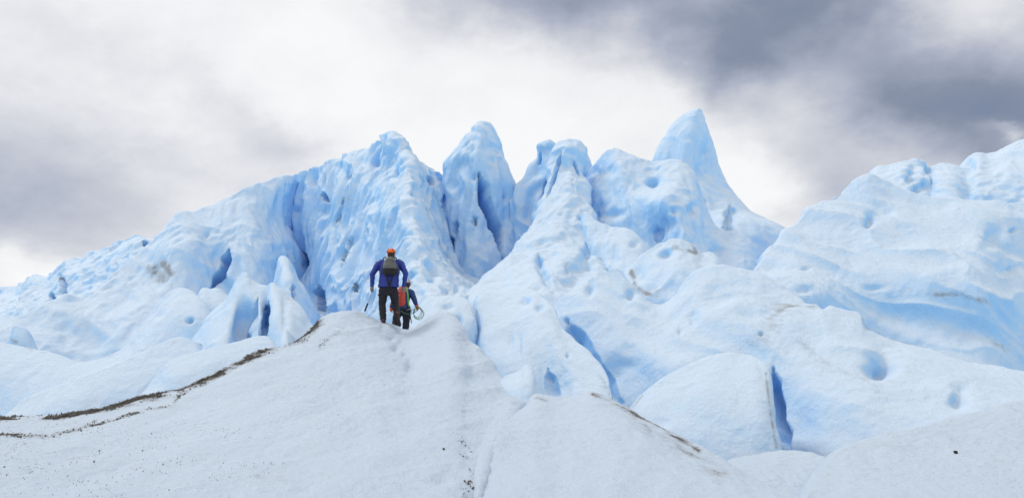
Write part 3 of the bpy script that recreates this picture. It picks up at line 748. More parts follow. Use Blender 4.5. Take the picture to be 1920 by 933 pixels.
thing(sheet('ice_ridge', [
    [(-140, 850, 18.6), (-60, 812, 19), (8, 777, 19.5), (58, 742, 20), (128, 720, 20.3), (200, 692, 20.8), (255, 668, 21.2), (300, 645, 21.5), (335, 632, 21.7), (365, 640, 21.7)],
    [(-140, 870, 17.8), (-60, 835, 18.2), (12, 805, 18.6), (64, 775, 19), (134, 752, 19.2), (205, 728, 19.6), (262, 705, 20), (310, 685, 20.3), (348, 670, 20.5), (380, 675, 20.7)],
    [(-140, 950, 16.5), (-60, 930, 16.8), (12, 900, 17), (64, 880, 17.3), (134, 860, 17.6), (205, 830, 18), (262, 800, 18.3), (310, 780, 18.6), (348, 760, 19), (380, 750, 19.4)]],
    thick=0.5, steep=0.5, cup=0.5, back=2.5, seed=53, rough=0.4, scallop=0.5, flute=0.6, side=0.4),
    'rounded pale ice rib curving down to the left frame edge', 'ice ridge')
thing(sheet('ice_block', [
    [(362, 580, 26.5), (371, 556, 26.5), (381, 540, 26.5), (394, 543, 26.5), (406, 541, 26.5), (424, 556, 26.5), (450, 570, 26.5)],
    [(364, 600, 25.9), (373, 580, 25.8), (383, 570, 25.6), (396, 574, 25.7), (408, 575, 25.7), (426, 582, 25.7), (450, 590, 25.8)],
    [(366, 680, 24.8), (376, 680, 24.6), (386, 680, 24.6), (396, 680, 24.6), (408, 680, 24.6), (426, 680, 24.6), (450, 680, 24.6)]],
    thick=0.3, steep=0.8, cup=0.4, back=2, seed=54, rough=0.3, side=0.3),
    'small notched ice block between the humped mound and jagged serac', 'ice block')
thing(sheet('serac', [
    [(352, 668, 22.5), (374, 620, 23), (392, 590, 23.2), (422, 562, 23.3), (437, 540, 23.3), (447, 523, 23.3), (458, 512, 23.3), (470, 523, 23.3), (488, 533, 23.3), (502, 536, 23.2), (514, 531, 23), (528, 542, 23), (542, 556, 22.8), (560, 574, 22.6), (574, 595, 22.4), (586, 612, 22.2), (604, 650, 22)],
    [(356, 680, 21.8), (380, 640, 22.1), (398, 612, 22.2), (424, 588, 22.2), (438, 570, 22.3), (449, 556, 22.5), (460, 550, 22.6), (472, 556, 22.4), (486, 562, 22.2), (500, 568, 22.6), (512, 563, 21.9), (527, 570, 21.6), (542, 582, 21.6), (560, 598, 21.6), (574, 615, 21.6), (588, 632, 21.6), (606, 662, 21.6)],
    [(362, 700, 21), (384, 665, 21.2), (402, 642, 21.2), (424, 622, 21.2), (438, 610, 21.6), (450, 602, 22.2), (461, 600, 22.3), (472, 600, 21.8), (484, 602, 21.2), (499, 605, 22), (510, 602, 21), (525, 605, 20.7), (542, 614, 20.6), (560, 628, 20.7), (575, 640, 20.8), (590, 652, 21), (608, 675, 21.2)],
    [(366, 740, 20), (388, 720, 20), (404, 700, 20), (424, 690, 20.2), (438, 690, 20.8), (450, 690, 21.3), (461, 690, 21.3), (472, 690, 20.8), (484, 690, 20.2), (497, 690, 20.8), (510, 690, 20), (525, 690, 19.8), (542, 690, 19.8), (560, 700, 19.8), (575, 710, 20), (590, 715, 20.2), (610, 720, 20.5)]],
    thick=0.2, steep=0.8, cup=0.3, lump=0.5, back=2.5, seed=55, rough=0.24, scallop=0.6, flute=1.0, side=0.3,
    cracks=[([(503, 565), (498, 600), (494, 640)], 6, 0.6), ([(484, 555), (470, 590), (462, 640)], 5, 0.35)], dents=[(456, 615, 18, 32, 0.4), (478, 590, 8, 30, 0.3), (532, 600, 8, 30, 0.25)],
    dirt=[([(535, 550), (548, 566), (566, 584)], 7, 0.35)]),
    'jagged serac with deep blue hollows, left of the hikers', 'serac')
thing(sheet('ice_ridge', [
    [(215, 800, 17.2), (255, 744, 17.6), (284, 714, 17.9), (322, 675, 18.2), (340, 668, 18.3), (392, 653, 18.6), (452, 639, 19), (482, 631, 19.2), (500, 632, 19.2), (516, 650, 19), (540, 665, 18.8)],
    [(220, 820, 16.6), (260, 770, 16.8), (292, 740, 17), (326, 708, 17.2), (346, 700, 17.3), (396, 684, 17.6), (455, 668, 18), (484, 660, 18.2), (503, 662, 18.3), (520, 675, 18.2), (542, 685, 18.1)],
    [(220, 880, 15.6), (260, 850, 15.7), (292, 830, 15.8), (326, 800, 16), (346, 790, 16), (396, 760, 16.4), (455, 730, 17), (484, 720, 17.2), (503, 715, 17.4), (520, 715, 17.4), (542, 715, 17.4)]],
    thick=0.4, steep=0.55, cup=0.4, back=2, seed=56, rough=0.3, scallop=0.5, flute=0.5, side=0.3, dirt=[([(347, 720), (349, 735)], 3, 0.5)]),
    'smooth white ice rib directly behind the dirty foreground crest', 'ice ridge')
thing(sheet('ice_fin', [
    [(516, 660, 18.4), (525, 640, 18.4), (531, 624, 18.4), (535, 619, 18.4), (541, 625, 18.4), (553, 643, 18.4), (566, 665, 18.4)],
    [(516, 680, 18), (525, 662, 17.9), (531, 650, 17.8), (536, 646, 17.8), (542, 650, 17.8), (553, 663, 17.9), (566, 685, 18)],
    [(516, 730, 17.5), (525, 730, 17.4), (531, 730, 17.4), (536, 730, 17.4), (542, 730, 17.4), (553, 730, 17.4), (566, 730, 17.5)]],
    thick=0.25, back=1, seed=57, rough=0.15, side=0.15), 'little triangular white ice fin behind the dirty crest', 'ice fin')
thing(sheet('ice_fin', [
    [(925, 745, 16), (945, 712, 16), (968, 703, 16), (982, 694, 16), (990, 686, 16), (1000, 702, 16), (1012, 722, 15.9), (1030, 755, 15.8)],
    [(925, 765, 15.5), (945, 740, 15.4), (968, 728, 15.3), (982, 720, 15.3), (992, 715, 15.3), (1002, 727, 15.3), (1014, 745, 15.3), (1030, 770, 15.4)],
    [(925, 820, 14.8), (945, 810, 14.6), (968, 800, 14.6), (982, 800, 14.6), (992, 800, 14.6), (1002, 800, 14.6), (1014, 800, 14.6), (1030, 810, 14.6)]],
    thick=0.3, back=1.2, seed=58, rough=0.25, side=0.2, dirt=[([(994, 700), (1008, 728), (1018, 745)], 7, 0.6), ([(985, 742), (1000, 740)], 8, 0.5)]),
    'thin grey-edged ice fin poking up behind the centre foreground mound', 'ice fin')

# ------------------------------------------------------------------ foreground
fg_left = [
    [(-330, 835, 11), (-150, 803, 12), (0, 786, 13), (100, 783, 13.3), (200, 765, 13.9), (270, 745, 14.3), (340, 730, 14.7), (420, 694, 15.4), (490, 659, 16.2), (560, 639, 17), (600, 598, 17.9), (645, 585, 18.5), (690, 590, 19), (722, 607, 19.4), (762, 619, 19.6), (805, 598, 19.5), (834, 588, 19.2), (884, 640, 18), (930, 700, 16.8), (985, 758, 15)],
    [(-330, 852, 10.5), (-150, 826, 11.3), (0, 812, 12.1), (100, 808, 12.4), (200, 795, 12.8), (275, 780, 13.1), (345, 762, 13.5), (425, 732, 14), (495, 703, 14.6), (562, 680, 15.3), (608, 645, 16.3), (652, 628, 16.9), (694, 630, 17.3), (726, 640, 17.6), (765, 648, 17.9), (808, 636, 17.8), (840, 630, 17.6), (886, 675, 16.8), (930, 722, 15.8), (980, 770, 14.3)],
    [(-330, 885, 9.6), (-150, 870, 10.1), (0, 858, 10.6), (100, 852, 10.9), (205, 842, 11.2), (280, 830, 11.5), (350, 815, 11.8), (430, 795, 12.2), (500, 775, 12.6), (566, 755, 13), (618, 735, 13.5), (662, 720, 13.9), (702, 715, 14.2), (734, 715, 14.4), (770, 718, 14.6), (812, 715, 14.6), (845, 715, 14.5), (885, 740, 14.2), (922, 765, 13.8), (965, 790, 13.1)],
    [(-330, 960, 8.2), (-150, 950, 8.4), (0, 945, 8.7), (100, 940, 8.9), (210, 930, 9.1), (285, 920, 9.3), (360, 905, 9.5), (436, 890, 9.8), (505, 875, 10.1), (570, 860, 10.4), (625, 845, 10.7), (670, 835, 11), (712, 825, 11.2), (746, 820, 11.4), (780, 818, 11.5), (815, 818, 11.6), (845, 822, 11.6), (872, 835, 11.5), (895, 850, 11.3), (920, 865, 11)],
    [(-330, 1080, 6.4), (-150, 1075, 6.5), (0, 1070, 6.7), (100, 1060, 6.9), (215, 1050, 7), (290, 1040, 7.1), (365, 1030, 7.2), (440, 1020, 7.4), (510, 1010, 7.5), (575, 1000, 7.7), (630, 990, 7.9), (675, 980, 8), (716, 970, 8.2), (750, 965, 8.3), (785, 960, 8.4), (815, 955, 8.5), (840, 955, 8.6), (862, 960, 8.6), (882, 970, 8.5), (905, 980, 8.4)]]
nc = len(fg_left[0])
ex = [[(-9 + 9.2 * k / (nc - 1), 3.0, -1.62) for k in range(nc)], [(-9 + 9.2 * k / (nc - 1), -4.0, -1.75) for k in range(nc)]]
CREST_L = [(p[0], p[1]) for p in fg_left[0]]
slope_l = sheet('snow_slope', fg_left, thick=1.7, back=4.5, drop=4.0, cup=0.8, seed=61, rough=0.16, scallop=1.3, flute=0.1, lump=0.7, mat=SNOW, grain=1.0, extra=ex, res=0.0026, side=0.3,
    dents=[(768, 683, 7, 14, 0.25), (742, 652, 9, 8, 0.2), (733, 635, 9, 6, 0.15), (830, 898, 24, 10, 0.12), (721, 613, 6, 3, 0.08), (748, 622, 7, 4, 0.10), (752, 640, 6, 5, 0.12), (758, 664, 6, 6, 0.15)],
    dirt=[(CREST_L[1:5], 8, 1.3), (CREST_L[4:10], 15, 1.0), (CREST_L[1:10], 6, 1.35), (CREST_L[9:11], 14, 0.9), ([(0, 815), (90, 818), (165, 800), (180, 790)], 8, 0.72), ([(165, 800), (260, 772), (320, 760), (335, 745), (340, 732)], 6, 0.75), ([(565, 640), (585, 615), (602, 598)], 16, 0.75),
          ([(600, 648), (625, 628), (637, 625)], 7, 0.6), ([(875, 850), (882, 890), (870, 933)], 20, 0.30), ([(-200, 900), (150, 860), (280, 850)], 90, 0.16), ([(830, 790), (860, 820), (880, 850)], 26, 0.2)])
struct(slope_l, 'granular white ice slope with a dirty crest, left foreground')

fg_mid = [
    [(868, 905, 10.6), (900, 850, 11.6), (932, 806, 12.6), (962, 782, 13.3), (988, 762, 13.9), (1008, 743, 14.3), (1026, 746, 14.3), (1050, 749, 14.3), (1076, 745, 14.4), (1106, 738, 14.4), (1134, 746, 14.2), (1164, 761, 14), (1204, 784, 13.6), (1252, 809, 13.2), (1292, 831, 12.8), (1332, 856, 12.3), (1366, 870, 12), (1410, 892, 11.5), (1480, 913, 11), (1580, 935, 10.6)],
    [(880, 930, 9.8), (908, 880, 10.6), (940, 842, 11.4), (970, 820, 12), (994, 800, 12.5), (1014, 785, 12.9), (1034, 785, 13), (1058, 786, 13), (1084, 783, 13), (1112, 778, 13), (1140, 784, 12.8), (1170, 796, 12.6), (1210, 814, 12.2), (1256, 836, 11.8), (1296, 855, 11.5), (1336, 876, 11.1), (1370, 888, 10.8), (1414, 905, 10.5), (1484, 925, 10.1), (1580, 945, 9.8)],
    [(890, 980, 8.6), (918, 940, 9), (950, 910, 9.5), (980, 890, 9.9), (1004, 876, 10.2), (1024, 866, 10.5), (1046, 864, 10.6), (1070, 862, 10.6), (1096, 860, 10.6), (1122, 858, 10.6), (1150, 862, 10.4), (1180, 870, 10.2), (1220, 882, 9.9), (1264, 896, 9.6), (1304, 910, 9.4), (1344, 925, 9.1), (1378, 935, 8.9), (1420, 945, 8.7), (1490, 960, 8.4), (1580, 975, 8.2)],
    [(890, 1100, 6.8), (920, 1080, 6.9), (955, 1060, 7.1), (985, 1040, 7.3), (1010, 1030, 7.4), (1032, 1020, 7.5), (1054, 1020, 7.5), (1078, 1020, 7.5), (1104, 1020, 7.5), (1132, 1020, 7.5), (1160, 1020, 7.4), (1190, 1025, 7.3), (1230, 1030, 7.2), (1272, 1040, 7.1), (1312, 1050, 7), (1352, 1060, 6.9), (1386, 1060, 6.9), (1428, 1065, 6.8), (1494, 1070, 6.7), (1580, 1080, 6.6)]]
nc = len(fg_mid[0])
ex = [[(-0.2 + 3.2 * k / (nc - 1), 3.0, -1.66) for k in range(nc)], [(-0.2 + 3.2 * k / (nc - 1), -4.0, -1.8) for k in range(nc)]]
struct(sheet('snow_mound', fg_mid, thick=0.6, back=2.4, drop=2.6, cup=0.8, seed=62, rough=0.16, scallop=1.3, flute=0.1, lump=0.7, mat=SNOW, grain=1.0, extra=ex, res=0.0026, side=0.3,
    dirt=[([(1112, 738), (1164, 761), (1204, 784), (1252, 809), (1310, 845)], 10, 0.85), ([(1190, 790), (1260, 830), (1320, 868), (1350, 890)], 30, 0.5), ([(1006, 744), (1024, 750)], 9, 0.5), ([(880, 900), (905, 850)], 14, 0.4)]),
    'granular white ice mound, centre foreground')
struct(sheet('snow_mound', [
    [(1310, 905, 12.6), (1342, 880, 13), (1366, 866, 13.2), (1402, 852, 13.5), (1450, 844, 13.8), (1484, 850, 13.8), (1522, 853, 13.6), (1552, 862, 13.3), (1590, 890, 12.8)],
    [(1312, 915, 12.1), (1345, 895, 12.4), (1370, 884, 12.5), (1406, 874, 12.7), (1452, 868, 12.8), (1486, 872, 12.8), (1524, 876, 12.7), (1552, 884, 12.5), (1590, 905, 12.2)],
    [(1312, 970, 11), (1345, 960, 11), (1370, 955, 11), (1406, 950, 11), (1452, 940, 11), (1486, 940, 11), (1524, 940, 11), (1552, 945, 11), (1590, 955, 11)]],
    thick=0.6, back=1.6, cup=0.8, seed=63, rough=0.14, scallop=1.2, flute=0.1, lump=0.7, mat=SNOW, grain=1.0, side=0.3), 'small smooth snow hump between the two foreground mounds')
fg_right = [
    [(1490, 965, 9.1), (1528, 908, 10), (1556, 866, 10.7), (1588, 836, 11.2), (1622, 825, 11.4), (1700, 812, 11.7), (1800, 788, 12.1), (1920, 755, 12.6), (2060, 722, 13.2), (2240, 690, 14)],
    [(1495, 1000, 8.4), (1535, 950, 9.1), (1566, 912, 9.7), (1598, 888, 10), (1634, 878, 10.2), (1710, 865, 10.5), (1808, 845, 10.8), (1925, 815, 11.2), (2060, 785, 11.7), (2240, 755, 12.3)],
    [(1500, 1060, 7.3), (1545, 1020, 7.8), (1578, 990, 8.1), (1610, 970, 8.4), (1648, 960, 8.5), (1722, 950, 8.7), (1815, 935, 8.9), (1930, 910, 9.2), (2060, 890, 9.5), (2240, 870, 9.9)],
    [(1500, 1180, 5.8), (1545, 1160, 6), (1580, 1140, 6.1), (1615, 1130, 6.2), (1652, 1120, 6.3), (1728, 1110, 6.4), (1820, 1100, 6.5), (1930, 1090, 6.6), (2060, 1080, 6.7), (2240, 1070, 6.8)]]
nc = len(fg_right[0])
ex = [[(1.6 + 6 * k / (nc - 1), 3.0, -1.68) for k in range(nc)], [(1.6 + 6 * k / (nc - 1), -4.0, -1.8) for k in range(nc)]]
slope_r = sheet('snow_slope', fg_right, thick=0.7, back=2.4, drop=2.6, cup=0.8, seed=64, rough=0.14, scallop=1.1, flute=0.1, lump=0.7, mat=SNOW, grain=1.0, extra=ex, res=0.0026, side=0.3)
struct(slope_r, 'granular white ice slope, right foreground')

# ------------------------------------------------------------------ helpers for made things
from mathutils.bvhtree import BVHTree
import bmesh

DEPS = None


def tree_of(o):
    me = o.data
    v = np.empty(len(me.vertices) * 3)
    me.vertices.foreach_get('co', v)
    v = v.reshape(-1, 3)
    q = np.empty(len(me.loops), dtype=np.int32)
    me.loops.foreach_get('vertex_index', q)
    return BVHTree.FromPolygons(v.tolist(), q.reshape(-1, 4).tolist())


TREE_L = tree_of(slope_l)
TREE_R = tree_of(slope_r)


def ground_z(tree, x, y):
    h = tree.ray_cast(Vector((x, y, 30)), Vector((0, 0, -1)))
    return h[0].z if h[0] else 0.0


def capsule(bm, pts, radii, seg=12, flat=1.0):
    """tapered tube through pts with rounded ends"""
    pts = [Vector(p) for p in pts]
    d0 = (pts[1] - pts[0]).normalized()
    d1 = (pts[-1] - pts[-2]).normalized()
    P, Rr = [], []
    for a in (0.15, 0.6, 0.9):
        P.append(pts[0] - d0 * radii[0] * math.sqrt(1 - a * a))
        Rr.append(radii[0] * a)
    P += pts
    Rr += list(radii)
    for a in (0.9, 0.6, 0.15):
        P.append(pts[-1] + d1 * radii[-1] * math.sqrt(1 - a * a))
        Rr.append(radii[-1] * a)
    rings = []
    for i, p in enumerate(P):
        t = (P[min(i + 1, len(P) - 1)] - P[max(i - 1, 0)]).normalized()
        ref = Vector((0, 1, 0)) if abs(t.y) < 0.85 else Vector((1, 0, 0))
        a = t.cross(ref).normalized()
        b = t.cross(a)
        rings.append([bm.verts.new(p + a * math.cos(k / seg * 2 * math.pi) * Rr[i] + b * math.sin(k / seg * 2 * math.pi) * Rr[i] * flat) for k in range(seg)])
    for r0, r1 in zip(rings, rings[1:]):
        for k in range(seg):
            bm.faces.new((r0[k], r0[(k + 1) % seg], r1[(k + 1) % seg], r1[k]))
    bm.faces.new(rings[0][::-1])
    bm.faces.new(rings[-1])


def loft(bm, rings, seg=20):
    """stacked ellipses (centre, half width, half depth)"""
    R_ = []
    for (c, rx, ry) in rings:
        c = Vector(c)
        R_.append([bm.verts.new(c + Vector((math.cos(k / seg * 2 * math.pi) * rx, math.sin(k / seg * 2 * math.pi) * ry, 0))) for k in range(seg)])
    for r0, r1 in zip(R_, R_[1:]):
        for k in range(seg):
            bm.faces.new((r0[k], r0[(k + 1) % seg], r1[(k + 1) % seg], r1[k]))
    bm.faces.new(R_[0][::-1])
    bm.faces.new(R_[-1])


def solid(name, bm, mat, parent=None, voxel=None, smooth=4, fold=0.0, org=None, seed=0):
    bmesh.ops.recalc_face_normals(bm, faces=bm.faces)
    me = bpy.data.meshes.new(name)
    bm.to_mesh(me)
    bm.free()
    if voxel:
        tmp = bpy.data.objects.new('tmp', me)
        COL.objects.link(tmp)
        m = tmp.modifiers.new('r', 'REMESH')
        m.mode = 'VOXEL'
        m.voxel_size = voxel
        m.use_smooth_shade = True
        if smooth:
            s = tmp.modifiers.new('s', 'SMOOTH')
            s.iterations = smooth
            s.factor = 0.5
        dg = bpy.context.evaluated_depsgraph_get()
        me2 = bpy.data.meshes.new_from_object(tmp.evaluated_get(dg))
        bpy.data.objects.remove(tmp)
        bpy.data.meshes.remove(me)
        me = me2
        me.name = name
        if fold:
            n = len(me.vertices)
            co = np.empty(n * 3)
            me.vertices.foreach_get('co', co)
            co = co.reshape(-1, 3)
            nr = np.empty(n * 3)
            me.vertices.foreach_get('normal', nr)
            nr = nr.reshape(-1, 3)
            h = vnoise(co * np.array((9, 9, 16)), seed + 70) + 0.5 * vnoise(co * 26, seed + 71)
            co = co + nr * (h * fold)[:, None]
            me.vertices.foreach_set('co', co.reshape(-1))
            me.update()
    me.materials.clear()
    me.materials.append(mat)
    for p in me.polygons:
        p.use_smooth = True
    o = bpy.data.objects.new(name, me)
    COL.objects.link(o)
    if org is not None:                     # keep the mesh in world space but put the origin at the base
        me.transform(__import__('mathutils').Matrix.Translation(-Vector(org)))
        o.location = org
    if parent is not None:
        o.parent = parent
        o.matrix_parent_inverse = __import__('mathutils').Matrix.Translation(-parent.location)
    return o


M_BLUE = plain('blue_shell_fabric', (0.006, 0.025, 0.235), 0.5)
M_NAVY = plain('navy_shell_fabric', (0.012, 0.04, 0.16), 0.55)
M_BLACK = plain('black_trouser_fabric', (0.008, 0.008, 0.012), 0.75)
M_DARK = plain('dark_navy_fabric', (0.009, 0.010, 0.025), 0.75)
M_ORANGE = plain('orange_helmet_shell', (0.78, 0.12, 0.018), 0.35, var=0.08)
M_WHITE = plain('white_helmet_shell', (0.55, 0.55, 0.55), 0.4, var=0.1)
M_GREY = plain('grey_pack_fabric', (0.11, 0.112, 0.105), 0.75)
M_PBLACK = plain('black_pack_fabric', (0.010, 0.010, 0.012), 0.8)
M_CORAL = plain('coral_pack_fabric', (0.50, 0.055, 0.035), 0.6, var=0.15)
M_GLOVE = plain('grey_glove', (0.19, 0.18, 0.15), 0.8)
M_OGLOVE = plain('orange_glove', (0.70, 0.12, 0.02), 0.7)
M_SKIN = plain('skin', (0.45, 0.25, 0.18), 0.55, var=0.06)
M_HAIR = plain('brown_hair', (0.035, 0.02, 0.013), 0.7, scale=120)
M_BOOT = plain('boot_leather', (0.09, 0.022, 0.018), 0.6)
M_SOLE = plain('boot_sole_rubber', (0.022, 0.018, 0.016), 0.85)
M_STEEL = plain('steel_shaft', (0.45, 0.46, 0.47), 0.3, metal=1.0, var=0.1)
M_ROPE = plain('green_rope', (0.07, 0.20, 0.085), 0.7, scale=150)
M_GREEN = plain('green_strap', (0.16, 0.55, 0.05), 0.6)
M_GRIT = plain('dark_grit', (0.12, 0.108, 0.096), 0.9, var=0.5, scale=6)
M_STONE = plain('black_stone', (0.015, 0.014, 0.014), 0.8)


def person(label, D, J, jacket, trousers, helmet_m, glove_m, name='person', hair=M_HAIR, seed=0):
    """J: joints as (px, py, metres beyond D)"""
    p = {k: Vector(W(v[0], v[1], D + v[2])) for k, v in J.items() if k != 'hem'}
    foot = p['l_ankle']
    gz = ground_z(TREE_L, foot.x, foot.y) + 0.085
    sh = Vector((0, 0, gz - foot.z))
    for k in p:
        p[k] = p[k] + sh
    org = (foot.x, foot.y, gz - 0.085)
    mid_sh = (p['l_shoulder'] + p['r_shoulder']) / 2
    mid_hip = (p['l_hip'] + p['r_hip']) / 2
    # the body itself: head, neck, trunk and limbs in one skin
    bm = bmesh.new()
    capsule(bm, [p['neck'] - Vector((0, 0, 0.08)), p['neck'], p['head']], (0.065, 0.058, 0.06))
    capsule(bm, [p['head'] + Vector((0, 0.02, -0.05)), p['head'] + Vector((0, 0, 0.045))], (0.072, 0.088))
    capsule(bm, [p['head'] + Vector((0, 0.095, -0.02)), p['head'] + Vector((0, 0.115, -0.035))], (0.016, 0.014), 8)
    for s in (-1, 1):
        capsule(bm, [p['head'] + Vector((s * 0.086, 0, -0.04)), p['head'] + Vector((s * 0.09, 0, 0.0))], (0.014, 0.018), 8)
    capsule(bm, [mid_sh, (mid_sh + mid_hip) / 2, mid_hip], (0.12, 0.125, 0.125))
    for s in 'lr':
        capsule(bm, [mid_sh, p[s + '_shoulder'], p[s + '_elbow'], p[s + '_wrist']], (0.06, 0.055, 0.042, 0.03))
        capsule(bm, [mid_hip, p[s + '_hip'], p[s + '_knee'], p[s + '_ankle']], (0.09, 0.085, 0.055, 0.04))
    body = solid(name, bm, M_SKIN, voxel=0.014, org=org)
    thing(body, label, 'person')
    # jacket
    bm = bmesh.new()
    sw = (p['r_shoulder'] - p['l_shoulder']).length / 2
    hem = J.get('hem', 0.04)
    lo = mid_hip - Vector((0, 0, hem))
    rings = []
    for t, wx, wy in ((0, 1.02, 0.165), (0.2, 0.96, 0.155), (0.45, 0.92, 0.145), (0.7, 1.0, 0.15), (0.9, 1.02, 0.135), (1.0, 0.90, 0.11), (1.12, 0.45, 0.085), (1.2, 0.33, 0.08)):
        c = lo.lerp(mid_sh, t)
        rings.append((c, sw * wx, wy))
    loft(bm, rings)
    for s in 'lr':
        e = p[s + '_elbow']
        capsule(bm, [p[s + '_shoulder'].lerp(mid_sh, 0.25), p[s + '_shoulder'].lerp(e, 0.12), e, p[s + '_wrist']], (0.085, 0.088, 0.068, 0.05))
    solid('jacket', bm, jacket, body, voxel=0.013, smooth=3, fold=0.011, seed=seed)
    # trousers
    bm = bmesh.new()
    loft(bm, [(mid_hip + Vector((0, 0, -0.12)), 0.15, 0.12), (mid_hip, 0.185, 0.145), (mid_hip + Vector((0, 0, 0.10)), 0.17, 0.13)])
    for s in 'lr':
        a, k, h = p[s + '_ankle'], p[s + '_knee'], p[s + '_hip']
        capsule(bm, [h, h.lerp(k, 0.5), k, k.lerp(a, 0.5), a], (0.118, 0.108, 0.088, 0.084, 0.078))
    solid('trousers', bm, trousers, body, voxel=0.013, smooth=3, fold=0.012, seed=seed + 3)
    # boots
    for s in 'lr':
        a = p[s + '_ankle']
        toe = p.get(s + '_toe')
        bm = bmesh.new()
        if toe is None:
            toe = a + Vector((0, 0.17, -0.045))
            heel = a + Vector((0, -0.05, -0.04))
        else:
            heel = a + (a - toe).normalized() * 0.03 + Vector((0, -0.05, 0))
        capsule(bm, [a + Vector((0, 0, 0.05)), a, heel.lerp(a, 0.4)], (0.058, 0.056, 0.052))
        capsule(bm, [heel, heel.lerp(toe, 0.5), toe], (0.046, 0.046, 0.04))
        b = solid('boot', bm, M_BOOT, body, voxel=0.011, smooth=2)
        bm = bmesh.new()
        ax = (toe - heel).normalized()
        dn = Vector((0, -1, -0.35)) if p.get(s + '_toe') else Vector((0, 0, -1))
        dn = (dn - ax * dn.dot(ax)).normalized()
        off = dn * 0.034
        capsule(bm, [heel + off, heel.lerp(toe, 0.35) + off, heel.lerp(toe, 0.7) + off, toe + off], (0.043, 0.038, 0.047, 0.038), 12, 1.0)
        so = solid('sole', bm, M_SOLE, None)
        so.parent = b
    # gloves: palm, four fingers and a thumb
    for s, sg in (('l', -1), ('r', 1)):
        w, h = p[s + '_wrist'], p[s + '_hand']
        d = (h - w).normalized()
        bm = bmesh.new()
        capsule(bm, [w - d * 0.05, w, w.lerp(h, 0.7)], (0.046, 0.042, 0.044))
        side = Vector((0, 1, 0))
        pc = w + d * 0.055
        capsule(bm, [pc - side * 0.02, pc + side * 0.02], (0.036, 0.036))
        for k, ln in enumerate((0.062, 0.072, 0.068, 0.054)):
            r0 = w + d * 0.085 + side * (0.036 - 0.023 * k)
            r1 = r0 + d * ln * 0.55 + Vector((-sg * 0.006, 0, 0))
            r2 = r1 + d * ln * 0.25 + Vector((-sg * 0.032, 0, 0))
            capsule(bm, [r0, r1, r2], (0.0125, 0.0115, 0.010), 8)
        t0 = w + d * 0.03 + side * 0.03
        capsule(bm, [t0, t0 + d * 0.035 + side * 0.025 - Vector((sg * 0.012, 0, 0)), t0 + d * 0.065 + side * 0.022 - Vector((sg * 0.03, 0, 0))], (0.016, 0.014, 0.012), 8)
        solid('glove', bm, glove_m, body, voxel=0.006, smooth=1)
    # hair under the helmet
    bm = bmesh.new()
    capsule(bm, [p['head'] + Vector((0, -0.025, -0.05)), p['head'] + Vector((0, -0.015, 0.03))], (0.078, 0.092))
    solid('hair', bm, hair, body, voxel=0.01, fold=0.006)
    # helmet: shell with a rim and vents
    bm = bmesh.new()
    c = p['head'] + Vector((0, 0.0, 0.045))
    seg, rws = 28, 9
    R_ = []
    for i in range(rws):
        a = (i / (rws - 1)) * math.pi * 0.52
        rr, zz = math.sin(a), math.cos(a)
        R_.append([bm.verts.new(c + Vector((math.cos(k / seg * 6.2832) * 0.118 * rr, math.sin(k / seg * 6.2832) * 0.135 * rr, 0.108 * zz + 0.012 * math.sin(k / seg * 6.2832) * (i / rws) ** 2))) for k in range(seg)] if i else [bm.verts.new(c + Vector((0, 0, 0.108)))])
    for k in range(seg):
        bm.faces.new((R_[0][0], R_[1][k], R_[1][(k + 1) % seg]))
    for r0, r1 in zip(R_[1:], R_[2:]):
        for k in range(seg):
            bm.faces.new((r0[k], r1[k], r1[(k + 1) % seg], r0[(k + 1) % seg]))
    low = R_[-1]
    inn = [bm.verts.new(c + (v.co - c) * 0.9) for v in low]
    for k in range(seg):
        bm.faces.new((low[k], inn[k], inn[(k + 1) % seg], low[(k + 1) % seg]))
    hm = solid('helmet', bm, helmet_m, body)
    for s in (-1, 1):
        for q in (0.0, 0.05):
            bm = bmesh.new()
            capsule(bm, [c + Vector((s * (0.05 + q * 0.6), -0.105 + q * 0.1, 0.075 - q)), c + Vector((s * (0.055 + q * 0.6), -0.118 + q * 0.1, 0.045 - q))], (0.008, 0.007), 6)
            solid('vent', bm, M_PBLACK, None).parent = hm
    # climbing harness
    bm = bmesh.new()
    bz = lo.z + 0.0
    for (cc, rx, ry) in ((Vector((mid_hip.x, mid_hip.y, bz - 0.055)), 0.185, 0.15),):
        pts = [cc + Vector((math.cos(k / 24 * 6.2832) * rx, math.sin(k / 24 * 6.2832) * ry, 0)) for k in range(25)]
        capsule(bm, pts, [0.016] * 25, 6)
    for s in 'lr':
        cc = p[s + '_hip'].lerp(p[s + '_knee'], 0.25)
        pts = [cc + Vector((math.cos(k / 20 * 6.2832) * 0.125, math.sin(k / 20 * 6.2832) * 0.12, 0.02 * math.cos(k / 20 * 6.2832))) for k in range(21)]
        capsule(bm, pts, [0.013] * 21, 6)
    solid('harness', bm, M_DARK, body)
    return body, p


# ------------------------------------------------------------------ the two hikers
D1 = 19.35
hk1, p1 = person('hiker in royal blue jacket and orange helmet seen from behind', D1, {
    'head': (733.5, 482, 0.08), 'neck': (732.5, 490, 0.03), 'l_shoulder': (711.5, 497, 0.0), 'r_shoulder': (751, 497, 0.0),
    'l_elbow': (698, 519, -0.04), 'r_elbow': (760.5, 518, -0.04), 'l_wrist': (697.5, 541, 0.0), 'r_wrist': (757.5, 541, 0.02),
    'l_hand': (697, 552, 0.02), 'r_hand': (756, 553, 0.04), 'l_hip': (719, 549, 0.0), 'r_hip': (737, 549, 0.0),
    'l_knee': (716.5, 577, 0.05), 'l_ankle': (718.5, 603, -0.02), 'r_knee': (741.5, 575, 0.10), 'r_ankle': (744.5, 596, -0.16), 'r_toe': (749.5, 614, -0.13), 'hem': -0.07},
    M_BLUE, M_BLACK, M_ORANGE, M_GLOVE, seed=1)
